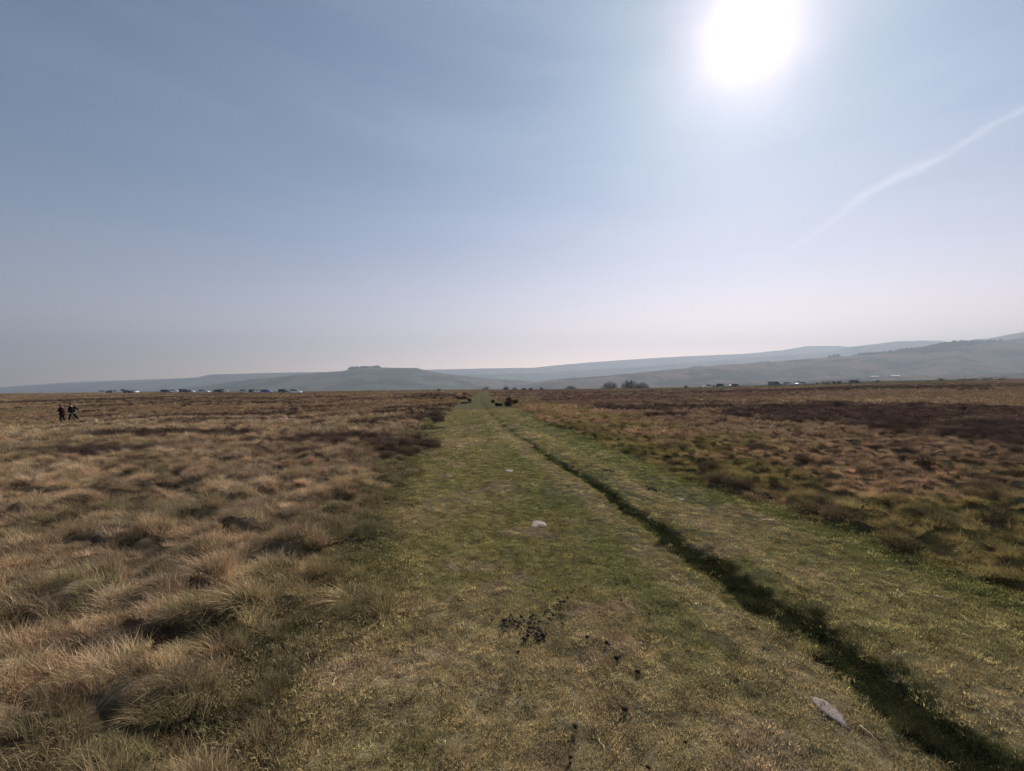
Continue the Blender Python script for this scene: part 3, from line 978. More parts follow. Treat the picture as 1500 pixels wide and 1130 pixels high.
def bare_tree(name, loc, H, Wd, seed, label, group=None, lean=0.0, depth=6):
    """wide-crowned bare tree: limbs fan out from a short trunk to a dome and split into fine twigs"""
    g = np.random.default_rng(seed)
    limbs, twigs = MB(), MB()
    th = H * .20
    rt = H * .032
    limbs.add(tube_path([(0, 0, -.5), (.03 * H * lean, 0, th * .5), (.05 * H * lean, .01 * H, th)], [rt * 1.5, rt, rt * .85], 7))
    n = 26 if depth > 5 else 14
    Wd = Wd * 1.18
    lob = g.uniform(.92, 1.05, 9)
    for i in range(n):
        a = i * 2.399 + g.normal(0, .2)
        el = math.asin(min(.99, max(.12, ((i + .5) / n) ** .9)))
        k = lob[int((a % 6.283) / 6.283 * 9) % 9] * g.uniform(.88, 1.04)
        tip = np.array([math.cos(el) * math.cos(a) * Wd * .5 * k, math.cos(el) * math.sin(a) * Wd * .5 * k, H * .22 + math.sin(el) * H * .68 * k ** .5])
        st = np.array([0, 0, th * g.uniform(.55, 1.0)])
        m1 = st + (tip - st) * .35 + np.array([0, 0, H * .10]) + g.normal(0, H * .02, 3)
        m2 = st + (tip - st) * .70 + np.array([0, 0, H * .07]) + g.normal(0, H * .02, 3)
        limbs.add(tube_path([tuple(st), tuple(m1), tuple(m2), tuple(tip)], [rt * .45, rt * .30, rt * .17, rt * .06], 5))
        P = [st, m1, m2, tip]
        for j in range(30 if depth > 5 else 16):
            t = g.uniform(.7, 3.0)
            q = int(min(2, t)); b0 = P[q] + (P[q + 1] - P[q]) * (t - q)
            od = (tip - st); od /= np.linalg.norm(od)
            d = od * .45 + g.normal(0, .65, 3) + np.array([0, 0, .12]); d /= np.linalg.norm(d)
            L = H * g.uniform(.06, .13)
            e = b0 + d * L
            twigs.add(tube_path([tuple(b0), tuple(b0 + d * L * .5 + g.normal(0, L * .06, 3)), tuple(e)], [rt * .17, rt * .13, rt * .07], 3))
            for _ in range(4):
                c0 = b0 + d * L * g.uniform(.3, 1)
                d2 = d * .6 + g.normal(0, .6, 3); d2 /= np.linalg.norm(d2)
                l2 = L * g.uniform(.35, .7)
                twigs.add(tube_path([tuple(c0), tuple(c0 + d2 * l2)], [rt * .11, rt * .06], 3))
    for _ in range(1500 if depth > 5 else 500):
        a = g.uniform(0, 6.283); el = math.asin(g.uniform(.02, 1)); k = g.uniform(.62, 1.0)
        o_ = np.array([math.cos(el) * math.cos(a), math.cos(el) * math.sin(a), math.sin(el)])
        p0 = np.array([o_[0] * Wd * .5 * k, o_[1] * Wd * .5 * k, H * .22 + o_[2] * H * .72 * k])
        d = o_ * .6 + g.normal(0, .5, 3); d /= np.linalg.norm(d)
        twigs.add(tube_path([tuple(p0 - d * H * .035), tuple(p0 + d * H * .035)], [rt * .11, rt * .06], 3))
    top = empty(name, loc, seed * .7, label=label, cat='tree', group=group)
    limbs.obj('trunk', M_BARK, top)
    twigs.obj('crown', M_TWIG, top)
    return top


def lumpy_leaves(n, sx, sy, sz, leaf, seed, lumps=9, upright=.3, z0=0.0):
    g = np.random.default_rng(seed)
    c = np.stack([g.uniform(-.62, .62, lumps) * sx, g.uniform(-.62, .62, lumps) * sy, g.uniform(.12, .70, lumps) * sz], 1)
    cr = g.uniform(.28, .50, lumps)
    k = g.integers(0, lumps, n)
    d = g.normal(0, 1, (n, 3)); d /= np.linalg.norm(d, axis=1)[:, None]
    rad = (g.uniform(0, 1, n) ** .35 * (1 + g.normal(0, .10, n)))[:, None]
    P = c[k] + d * rad * cr[k][:, None] * np.array([sx, sy, sz * .75])
    P[:, 2] = np.abs(P[:, 2]) + z0
    a = g.normal(0, 1, (n, 3)) + np.array([0, 0, upright]); a /= np.linalg.norm(a, axis=1)[:, None]
    b = np.cross(a, g.normal(0, 1, (n, 3))); b /= np.linalg.norm(b, axis=1)[:, None]
    L = leaf * g.uniform(.6, 1.7, n)[:, None]
    V = np.stack([P - b * L * .35, P + b * L * .35, P + a * L], 1).reshape(-1, 3)
    return V, np.arange(3 * n).reshape(-1, 3)


def bush(name, X, Y, w, h, seed, label, mat, group=None, n=3600, leaf=.05, cat='bush', depth=None, z=None):
    z = Hz(X, Y) - .04 if z is None else z
    top = empty(name, (X, Y, z), 0, label=label, cat=cat, group=group)
    V, Fc = lumpy_leaves(n, w * .5, (depth or w) * .5, h, leaf, seed, lumps=max(5, int(w * 4)))
    mesh_obj('crown', V, Fc, mat, top)
    g = random.Random(seed)
    mb = MB()
    for i in range(7):
        a = g.uniform(0, 6.28); l = g.uniform(.3, .75)
        mb.add(tube_path([(0, 0, 0), (math.cos(a) * w * .15, math.sin(a) * w * .15, h * .3), (math.cos(a) * w * .35 * l, math.sin(a) * w * .35 * l, h * l)], [h * .03, h * .02, h * .008], 4))
    mb.obj('stem', M_BARK, top)
    return top


def bush_px(name, x0, x1, ybase, hpx, seed, label, mat, dist=None, **kw):
    X, Y = ground_at((x0 + x1) / 2, ybase) if dist is None else (px((x0 + x1) / 2, dist), dist)
    return bush(name, X, Y, (x1 - x0) / F * Y, 1.3 * hpx / F * Y, seed, label, mat, leaf=max(.04, Y / F * .55), **kw)


G1 = 'dark bushes beside the far end of the track'
bush_px('gorse_bush', 735, 761, 595.5, 10, 1, 'round dark gorse bush right of the track, largest and nearest there', M_GORSE, group=G1, n=3800)
bush_px('gorse_bush', 724, 738, 595, 5, 2, 'low green bush at the left foot of the round dark gorse', M_GBUSH, group=G1)
bush_px('gorse_bush', 719, 726, 591, 6, 3, 'small upright green shrub on the right edge of the far track', M_GBUSH, group=G1, n=900)
bush_px('heather_bush', 664, 684, 587.5, 6, 4, 'wide flat dark heather clump on the left edge of the far track', M_HBUSH, group=G1)
bush_px('heather_bush', 682, 692, 588.5, 4.5, 5, 'small dark clump at the right end of the wide flat heather clump', M_HBUSH, group=G1, n=1200)
bush_px('heather_bush', 668, 693, 591.5, 2.6, 6, 'thin low line of heather in front of the wide flat clump', M_HBUSH, group=G1, n=1500, depth=.8)
bush_px('heather_bush', 676, 685, 579, 3.4, 7, 'small dark bush behind the wide flat heather clump', M_HBUSH, group=G1, n=1200)
bush_px('gorse_bush', 639, 648, 589.5, 5.5, 8, 'lone dark gorse tuft in the heather left of the far track', M_GORSE, group=G1, n=1500)
bush_px('heather_bush', 632, 640, 586, 2.6, 9, 'little brown bush just left of the lone dark gorse tuft', M_HBUSH, group=G1, n=800)
bush_px('heather_bush', 637, 644, 581, 2.6, 10, 'little dark bush behind the lone gorse tuft, left of the track', M_HBUSH, group=G1, n=800)
bush_px('heather_bush', 740, 752, 590, 9, 11, 'grey brown bush directly behind the round dark gorse', M_HBUSH, group=G1, n=1800)
for k, (a, b, hp, dist, lb) in enumerate([
        (705, 719, 5.5, 215, 'dark bush on the skyline where the track ends'),
        (735, 745, 2.6, 190, 'first low skyline bush right of the track end'),
        (747, 759, 3.2, 205, 'second low skyline bush right of the track end, under the small bare tree'),
        (762, 772, 2.6, 200, 'third low skyline bush right of the track end'),
        (774, 781, 2.4, 205, 'fourth and smallest low skyline bush right of the track end'),
        (788, 797, 2.2, 210, 'fifth low skyline bush, furthest right of the track end'),
        (638, 646, 2.4, 190, 'low bush on the skyline left of the track end'),
        (1001, 1008, 2.2, 215, 'small dark bush at the verge left of the parked white hatchback'),
        (1195, 1199, 2.4, 218, 'tiny dark bush left of the row on the right-hand verge'),
        (1203, 1217, 3.0, 220, 'left half of the low dark bush row between silver cars and blue car'),
        (1217, 1226, 3.2, 221, 'middle clump of the low dark bush row on the right-hand verge'),
        (1226, 1233, 2.8, 222, 'right end of the low dark bush row on the right-hand verge'),
        (1282, 1288, 2.2, 210, 'small dark bush right of the parked dark blue car'),
        (1373, 1383, 3.4, 215, 'single dark bush standing alone on the far right moor'),
        (1404, 1417, 2.6, 215, 'low flat bush, first of four on the far right'),
        (1417, 1431, 2.2, 216, 'low flat bush, second of four on the far right'),
        (1437, 1455, 3.6, 216, 'wide dark bush, third of four on the far right'),
        (1459, 1476, 4.4, 215, 'tall dark bush, last of four at the far right'),
]):
    bush_px('gorse_bush', a, b, 0, hp + 1.2, 40 + k, lb, M_GORSE if k % 2 == 0 else M_HBUSH, dist=dist, n=420, group='low bushes along the moor skyline')

GT = 'bare trees beyond the moor edge'
for (xc, w_, ytop, dist, sd, lb, dp) in [
        (893.5, 24, 558.0, 345, 11, 'wide bare rounded tree, left of the pair right of the track', 6),
        (922.5, 25, 555.5, 350, 12, 'tallest bare tree with a domed crown, middle of the three', 6),
        (940.5, 21, 559.0, 352, 13, 'bare tree merging into the right side of the tallest tree', 6),
        (836, 18, 564.0, 345, 14, 'low domed bare tree half sunk behind the moor edge', 6),
        (741.5, 9, 563.5, 360, 15, 'small bare tree above the bushes right of the track end', 5)]:
    X = px(xc, dist)
    zb = Hz(X, dist, False) - .1
    ztop = CAM_H + (567 - ytop) / F * dist
    Hh = ztop - zb
    bare_tree('bare_tree', (X, dist, zb), Hh, w_ / F * dist, sd, lb, GT, depth=dp)


def far_wood(name, spans, seed, label, hgt=(8, 14), step=7.0, rows=4, kind='stuff', cat='wood'):
    """a far plantation: many small irregular crowns standing on the hill"""
    g = np.random.default_rng(seed)
    Vs, Fs, b = [], [], 0
    for (x0, x1, Yd, back) in spans:
        X0, X1 = px(x0, Yd), px(x1, Yd)
        n = max(3, int(abs(X1 - X0) / step))
        for r in range(rows):
            for i in range(n):
                X = X0 + (X1 - X0) * (i + g.uniform(0, 1)) / n
                Y = Yd + back * (r / max(rows - 1, 1) - .5) + g.normal(0, 6)
                z = float(hill_h(np.array([X]), np.array([Y]))[0])
                h = g.uniform(*hgt)
                V, Fc = lumpy_leaves(60, h * .34, h * .34, h * .85, h * .34, int(g.integers(1e6)), 4, .6, h * .12)
                V = V + np.array([X, Y, z - .5])
                Vs.append(V); Fs.append(Fc + b); b += len(V)
    return mesh_obj(name, np.vstack(Vs), np.vstack(Fs), M_EVER, kind=kind, label=label, cat=cat)


far_wood('woodland', [(511, 524, 3310, 60), (527, 540, 3320, 60), (545, 557, 3320, 70)], 1, 'three copses on the skyline of the left hill', (14, 20), 9)
far_wood('woodland', [(560, 615, 3320, 30)], 2, 'thin tree line along the top of the left hill', (5, 9), 10, 2)
far_wood('woodland', [(1316, 1345, 2540, 300), (1345, 1392, 2560, 280)], 3, 'dark plantation on the slope of the right hill', (14, 22), 9, 11)
far_wood('woodland', [(1392, 1450, 2640, 120)], 4, 'plantation belt running up the right hill', (11, 17), 10, 6)
far_wood('woodland', [(1216, 1224, 2690, 60), (1256, 1275, 2670, 90), (1275, 1300, 2680, 50)], 5, 'small square plantations on the brown ridge at the right', (14, 22), 8, 6)
far_wood('woodland', [(1008, 1026, 2720, 40), (1110, 1122, 2720, 40), (1168, 1200, 2720, 30)], 6, 'dark tree clumps along the brown ridge crest', (8, 14), 9, 3)
far_wood('woodland', [(990, 1080, 1900, 60), (1330, 1450, 1650, 60), (1180, 1260, 1900, 50)], 7, 'hedgerow trees across the lower slopes', (5, 9), 16, 2)

# single trees along the brown ridge
def far_tree_src(seed):
    g = random.Random(seed)
    top = empty('hedgerow_tree', (0, 0, 0))
    V, Fc = lumpy_leaves(260, 3.2, 3.2, 6.5, 1.0, seed, 6, .5, 1.6)
    mesh_obj('crown', V, Fc, M_TWIG, top)
    mb = MB(); mb.add(tube_path([(0, 0, -.5), (.1, 0, 2.5), (0, .1, 4.5)], [.45, .35, .2], 6)); mb.obj('trunk', M_BARK, top)
    return top


first = far_tree_src(77)
for k, (xp, s) in enumerate([(812, 1.0), (819, 1.3), (824, .9), (829, 1.1), (836, .9), (842, 1.5), (866, .9), (872, .8)]):
    o = first if k == 0 else copy_tree(first)
    X, Y, z = hill_at(xp, 2705)
    o.location = (X, Y, z); o.rotation_euler[2] = k * 1.3; o.scale = (s, s, s)
    props(o, 'tiny far tree on the crest of the brown ridge above the low domed tree', 'tree', 'hedgerow trees on the brown ridge')

# ------------------------------------------------------------------ barns across the valley
M_BWALL = simple_mat('barn_wall', (.42, .41, .40), .7)
M_BROOF = simple_mat('white_roof_sheet', (.80, .80, .80), .35)


def barn(xp, Y, L, W, Hh, label):
    X, Y, z = hill_at(xp, Y)
    t = empty('barn', (X, Y, z), R(4), label=label, cat='barn', group='white roofed barns in the valley')
    V = [(-L / 2, -W / 2, 0), (L / 2, -W / 2, 0), (L / 2, W / 2, 0), (-L / 2, W / 2, 0), (-L / 2, -W / 2, Hh), (L / 2, -W / 2, Hh), (L / 2, W / 2, Hh), (-L / 2, W / 2, Hh), (-L / 2, 0, Hh * 1.5), (L / 2, 0, Hh * 1.5)]
    mesh_obj('wall', V, [(0, 1, 5, 4), (1, 2, 6, 9, 5), (2, 3, 7, 6), (3, 0, 4, 8, 7)], M_BWALL, t)
    o = .6
    rv = []
    for dz in (0.05, .3):
        rv += [(-L / 2 - o, -W / 2 - o, Hh - .3 + dz), (L / 2 + o, -W / 2 - o, Hh - .3 + dz), (L / 2 + o, 0, Hh * 1.5 + dz), (-L / 2 - o, 0, Hh * 1.5 + dz), (L / 2 + o, W / 2 + o, Hh - .3 + dz), (-L / 2 - o, W / 2 + o, Hh - .3 + dz)]
    mesh_obj('roof', rv, [(6, 7, 8, 9), (9, 8, 10, 11), (0, 3, 2, 1), (3, 5, 4, 2), (0, 1, 7, 6), (5, 11, 10, 4), (0, 6, 9, 3), (3, 9, 11, 5), (1, 2, 8, 7), (2, 4, 10, 8)], M_BROOF, t)
    dv = [(-2, -W / 2 - .12, 0), (2, -W / 2 - .12, 0), (2, -W / 2 - .12, Hh * .8), (-2, -W / 2 - .12, Hh * .8), (-2, -W / 2 - .02, 0), (2, -W / 2 - .02, 0), (2, -W / 2 - .02, Hh * .8), (-2, -W / 2 - .02, Hh * .8)]
    mesh_obj('door', dv, [(0, 1, 2, 3), (4, 7, 6, 5), (0, 4, 5, 1), (1, 5, 6, 2), (2, 6, 7, 3), (3, 7, 4, 0)], M_BARK, t)


barn(1280, 1480, 26, 12, 3.2, 'smaller white roofed barn, left of the two on the far slope')
barn(1310, 1470, 30, 14, 3.6, 'larger white roofed barn, right of the two on the far slope')

# ------------------------------------------------------------------ cars
M_GLASS = simple_mat('car_glass', (.02, .025, .03), .06, spec=.8, var=.05)
M_TYRE = simple_mat('tyre_rubber', (.02, .02, .02), .85)
M_RIM = simple_mat('wheel_rim', (.45, .45, .46), .3, .9)
M_LAMP = simple_mat('lamp_lens', (.75, .75, .72), .1, var=.02)
M_RED = simple_mat('red_lamp_lens', (.35, .02, .02), .2, var=.02)
M_BLACKP = simple_mat('black_plastic', (.025, .025, .027), .5)


def paint(name, c): return simple_mat(name, c, .28, .0, .04, spec=.7)


PAINT = {k: paint(k + '_paint', v) for k, v in dict(white=(.86, .86, .86), silver=(.60, .62, .64), black=(.02, .02, .023), grey=(.10, .105, .11),
         blue=(.02, .07, .32), navy=(.018, .028, .07), red=(.22, .02, .02), green=(.05, .075, .06)).items()}

KIND = {
    # length, width, belt z, side profile of hood/boot, greenhouse (x rear low, x rear top, x front top, x front low, roof z)
    'hatch': dict(L=3.95, W=1.70, low=[(-1.97, .30), (-1.97, .62), (-1.92, .92), (.80, .95), (1.45, .86), (1.88, .68), (1.97, .45), (1.95, .28)], gh=(-1.88, -1.45, .15, .88, 1.47, .95)),
    'estate': dict(L=4.45, W=1.78, low=[(-2.22, .32), (-2.22, .66), (-2.16, .96), (.95, .99), (1.65, .90), (2.12, .72), (2.22, .48), (2.20, .30)], gh=(-2.14, -1.80, .30, 1.05, 1.50, .99)),
    'suv': dict(L=4.5, W=1.85, low=[(-2.25, .42), (-2.25, .80), (-2.20, 1.10), (.95, 1.12), (1.75, 1.06), (2.18, .90), (2.25, .55), (2.22, .40)], gh=(-2.16, -1.95, .25, .98, 1.75, 1.10)),
    'van': dict(L=4.95, W=1.92, low=[(-2.47, .38), (-2.47, .80), (-2.45, 1.12), (1.35, 1.14), (2.0, 1.02), (2.38, .78), (2.47, .5), (2.45, .34)], gh=(-2.44, -2.38, .95, 1.55, 1.98, 1.12)),
}


def loft(profile, w, inset_top=None, ztop=None, rnd=.07):
    """side profile (x,z) closed polygon extruded across y with rounded shoulders"""
    n = len(profile)
    cx = sum(p[0] for p in profile) / n
    cz = sum(p[1] for p in profile) / n
    V, Fc = [], []
    for yy, s in ((-w / 2, .955), (-w / 2 + rnd, 1.0), (w / 2 - rnd, 1.0), (w / 2, .955)):
        for (x, z) in profile:
            V.append((cx + (x - cx) * s, yy, cz + (z - cz) * s))
    for k in range(3):
        for i in range(n):
            j = (i + 1) % n
            Fc.append((k * n + i, k * n + j, (k + 1) * n + j, (k + 1) * n + i))
    Fc.append(tuple(range(n))[::-1]); Fc.append(tuple(3 * n + i for i in range(n)))
    return V, Fc


def car(kind, colour_key):
    K = KIND[kind]
    t = empty('parked_car')
    W = K['W']
    # body lower with wheel arches cut into the sill line
    wx = K['L'] * .31
    sill = .24 if kind in ('hatch', 'estate') else .32
    prof = list(K['low'])
    arch = []
    for c in (wx, -wx):
        for a in range(0, 181, 30):
            arch.append((c + math.cos(R(a)) * .37, sill + math.sin(R(a)) * .37))
    bottom = [(prof[-1][0] - .05, sill)] + arch + [(prof[0][0] + .05, sill)]
    body = MB().add(loft(prof + bottom, W))
    # roof and pillars
    xr, xrt, xft, xf, zr, zb = K['gh']
    ti = .16
    rf = []
    def plate(p):  # thin closed slab from 4 corner pts, thickness inward z
        V = list(p) + [(a, b, c - .05) for a, b, c in p]
        return V, [(0, 1, 2, 3), (7, 6, 5, 4), (0, 4, 5, 1), (1, 5, 6, 2), (2, 6, 7, 3), (3, 7, 4, 0)]
    hw, tw = W / 2 - .06, W / 2 - ti
    body.add(plate([(xrt - .05, -tw, zr), (xft + .03, -tw, zr), (xft + .03, tw, zr), (xrt - .05, tw, zr)]))
    def bar(a, b, w=.05):
        return tube_path([a, b], [w, w], 4)
    for s in (-1, 1):
        body.add(bar((xr, s * hw, zb - .03), (xrt, s * tw, zr - .03), .06))
        body.add(bar((xf, s * hw, zb - .03), (xft, s * tw, zr - .03), .045))
        mx = (xrt + xft) / 2 + .1
        body.add(bar((mx, s * (hw + .005), zb - .03), (mx, s * (tw + .005), zr - .03), .04))
        body.add(bar((xrt, s * tw, zr - .03), (xft, s * tw, zr - .03), .045))
        if kind == 'van':
            # panelled load space
            p = [(xr + .02, s * (hw + .01), zb - .05), (mx - .1, s * (hw + .01), zb - .05), (mx - .1, s * (tw + .02), zr - .02), (xrt, s * (tw + .02), zr - .02)]
            q = [(a, b - s * .04, c) for a, b, c in p]
            body.add((p + q, [(0, 1, 2, 3), (7, 6, 5, 4), (0, 4, 5, 1), (1, 5, 6, 2), (2, 6, 7, 3), (3, 7, 4, 0)]))
    body.obj('body', PAINT[colour_key], t)
    g = .025
    gv = [(xr + g, -hw + g, zb - .06), (xf - g, -hw + g, zb - .06), (xf - g, hw - g, zb - .06), (xr + g, hw - g, zb - .06),
          (xrt + g, -tw + g, zr - .055), (xft - g, -tw + g, zr - .055), (xft - g, tw - g, zr - .055), (xrt + g, tw - g, zr - .055)]
    mesh_obj('windows', gv, [(0, 3, 2, 1), (4, 5, 6, 7), (0, 1, 5, 4), (1, 2, 6, 5), (2, 3, 7, 6), (3, 0, 4, 7)], M_GLASS, t)
    # bumpers / sills
    MB().add(loft([(prof[0][0] - .03, .34), (prof[0][0] - .03, .50), (prof[0][0] + .2, .52), (prof[0][0] + .2, .32)], W * .96)).obj('bumper', M_BLACKP, t)
    MB().add(loft([(prof[-2][0] - .18, .32), (prof[-2][0] - .18, .50), (prof[-2][0] + .03, .47), (prof[-2][0] + .03, .34)], W * .92)).obj('bumper', M_BLACKP, t)
    for sx in (-1, 1):
        for sy in (-1, 1):
            r0 = .31 if kind != 'suv' else .35
            cx, cy, cz = sx * wx, sy * (W / 2 - .10), r0
            prof_w = [(-.10, r0 - .06), (-.10, r0 - .015), (-.06, r0), (.06, r0), (.10, r0 - .015), (.10, r0 - .06)]
            V, Fc = [], []
            k = 20
            for q in range(k):
                a = 2 * math.pi * q / k
                for (yy, rr_) in prof_w:
                    V.append((rr_ * math.cos(a), yy, rr_ * math.sin(a)))
            m_ = len(prof_w)
            for q in range(k):
                for i in range(m_):
                    Fc.append((q * m_ + i, ((q + 1) % k) * m_ + i, ((q + 1) % k) * m_ + (i + 1) % m_, q * m_ + (i + 1) % m_))
            w_ = mesh_obj('wheel', V, Fc, M_TYRE, t)
            w_.location = (cx, cy, cz)
            V, Fc = [], []
            rr_ = r0 - .058
            for q in range(k):
                a = 2 * math.pi * q / k
                V += [(rr_ * math.cos(a), -.085, rr_ * math.sin(a)), (rr_ * math.cos(a), .085, rr_ * math.sin(a))]
            for q in range(k):
                Fc.append((2 * q, 2 * ((q + 1) % k), 2 * ((q + 1) % k) + 1, 2 * q + 1))
            Fc.append(tuple(2 * q for q in range(k))[::-1]); Fc.append(tuple(2 * q + 1 for q in range(k)))
            mesh_obj('rim', V, Fc, M_RIM, w_)
    fz = prof[-3][1] - .02
    for sy in (-1, 1):
        V, Fc = loft([(prof[-3][0] - .22, fz - .05), (prof[-3][0] - .22, fz + .05), (prof[-3][0] + .035, fz + .015), (prof[-3][0] + .06, fz - .09)], .34, rnd=.05)
        o = mesh_obj('headlight', V, Fc, M_LAMP, t); o.location = (0, sy * (W / 2 - .24), 0)
        zt = prof[1][1] + .1
        V, Fc = loft([(prof[0][0] - .02, zt - .1), (prof[0][0] - .02, zt + .1), (prof[0][0] + .15, zt + .1), (prof[0][0] + .15, zt - .1)], .2, rnd=.03)
        o = mesh_obj('tail_light', V, Fc, M_RED, t); o.location = (0, sy * (W / 2 - .14), 0)
        V, Fc = loft([(xf - .32, zb), (xf - .32, zb + .13), (xf - .22, zb + .13), (xf - .18, zb)], .18, rnd=.03)
        o = mesh_obj('mirror', V, Fc, M_BLACKP, t); o.location = (0, sy * (W / 2 + .08), 0)
    return t


proto = {}
CARS = [
    # x pixel, Y, kind, colour, heading deg, label
    (153, 232, 'estate', 'white', 10, 'leftmost parked car on the left skyline, low and white'),
    (163, 226, 'hatch', 'grey', 60, 'dark grey hatchback, second parked car from the left edge'),
    (172, 226, 'hatch', 'white', 20, 'white hatchback, third parked car from the left edge'),
    (180.5, 222, 'van', 'white', 15, 'white van, fourth parked vehicle from the left edge'),
    (188.5, 214, 'hatch', 'black', 70, 'black hatchback tight beside the white van on the left'),
    (196.5, 222, 'estate', 'white', -10, 'white estate, last of the leftmost cluster of cars'),
    (244, 208, 'estate', 'navy', 8, 'dark navy estate parked alone with a white car at its nose'),
    (255.5, 220, 'hatch', 'white', 14, 'small white car right in front of the dark navy estate'),
    (271, 205, 'suv', 'navy', 70, 'tall dark vehicle seen end-on left of a white hatchback'),
    (278, 210, 'hatch', 'white', 20, 'white hatchback touching the tall dark end-on vehicle'),
    (299.5, 205, 'estate', 'silver', 5, 'silver estate standing alone between two gaps on the left'),
    (320, 205, 'hatch', 'black', 50, 'black hatchback with a white suv behind, left of centre-left gap'),
    (327, 209, 'suv', 'white', 30, 'white suv partly hidden by a black hatchback'),
    (357.5, 210, 'hatch', 'silver', 28, 'silver hatchback alone left of the blue car group'),
    (371, 212, 'hatch', 'black', 12, 'low black hatchback left of the white suv and blue car'),
    (379, 203, 'suv', 'white', 62, 'white suv immediately left of the bright blue car'),
    (390.5, 200, 'estate', 'blue', 6, 'bright blue car, the only blue one on the left'),
    (416.5, 190, 'suv', 'green', 8, 'dark green grey suv next to the rightmost white car'),
    (433, 182, 'suv', 'white', 12, 'white suv, rightmost and largest car of the left row'),
    (1035.5, 205, 'hatch', 'white', 172, 'white hatchback, leftmost of the cars on the right verge'),
    (1052, 208, 'suv', 'black', 160, 'black suv between the white hatchback and a dark red car'),
    (1073.5, 205, 'estate', 'red', 176, 'dark red brown estate, third car on the right verge'),
    (1135, 192, 'van', 'grey', 4, 'large dark grey van with pale roof on the right verge'),
    (1154, 205, 'estate', 'silver', 26, 'silver car immediately right of the dark grey van'),
    (1167, 222, 'suv', 'white', 80, 'white vehicle standing behind the two silver cars'),
    (1172.5, 200, 'estate', 'silver', 186, 'silver estate, second car right of the dark grey van'),
    (1253, 190, 'estate', 'navy', 4, 'dark blue car alone at the right end of the verge'),
]
for (xp, Y, kd, ck, hd, lb) in CARS:
    key = (kd, ck)
    if key not in proto:
        o = proto[key] = car(kd, ck)
    else:
        o = copy_tree(proto[key])
    X = px(xp, Y)
    # level the car on its own patch of moor
    z = float(base_h(np.array([X]), np.array([float(Y)]))[0])
    o.location = (X, Y, z + .16)
    o.rotation_euler = (0, 0, R(hd))
    props(o, lb, 'van' if kd == 'van' else 'car', 'cars parked along the moor edge on the %s' % ('left' if xp < 700 else 'right'))
    # wheels sit on the grass: small pressed verge is part of the ground function
CARPTS = [(px(c[0], c[1]), c[1]) for c in CARS]

# ------------------------------------------------------------------ people
M_SKIN = simple_mat('skin', (.48, .27, .20), .6, var=.06)
M_DARK = simple_mat('black_cloth', (.010, .008, .011), 1.0, spec=.08)
M_WINE = simple_mat('dark_wine_cloth', (.020, .007, .010), 1.0, spec=.08)
M_TROU = simple_mat('charcoal_cloth', (.012, .012, .013), 1.0, spec=.08)
M_HAIRR = simple_mat('auburn_hair', (.10, .022, .012), .7, var=.3, scale=30)
M_HAIRB = simple_mat('dark_cap_cloth', (.045, .035, .028), .8)
M_PINK = simple_mat('dusky_pink_cloth', (.26, .11, .13), .9)
M_PALE = simple_mat('pale_grey_cloth', (.42, .40, .42), .9)
M_BOOT = simple_mat('boot_leather', (.018, .014, .012), .6)


def skin(verts, edges, radii, levels=2, root=0):
    me = bpy.data.meshes.new('tmp')
    me.from_pydata(verts, edges, [])
    o = bpy.data.objects.new('tmp', me)
    LINK(o)
    md = o.modifiers.new('skin', 'SKIN')
    md.use_smooth_shade = True
    me.skin_vertices[0].data  # layer exists once the modifier is there
    for i, r in enumerate(radii):
        v = me.skin_vertices[0].data[i]
        v.radius = r if isinstance(r, tuple) else (r, r)
        v.use_root = (i == root)
    sb = o.modifiers.new('sub', 'SUBSURF'); sb.levels = levels; sb.render_levels = levels
    dg = bpy.context.evaluated_depsgraph_get()
    dg.update()
    m2 = bpy.data.meshes.new_from_object(o.evaluated_get(dg))
    bpy.data.objects.remove(o)
    return m2


def skin_obj(name, mat, parent, verts, edges, radii, levels=2, root=0, **kw):
    m2 = skin(verts, edges, radii, levels, root)
    m2.name = name
    m2.materials.clear(); m2.materials.append(mat)
    for p in m2.polygons: p.use_smooth = True
    o = bpy.data.objects.new(name, m2)
    LINK(o)
    if parent: o.parent = parent
    return props(o, **kw)


def ensure_skin_layer(me):
    pass


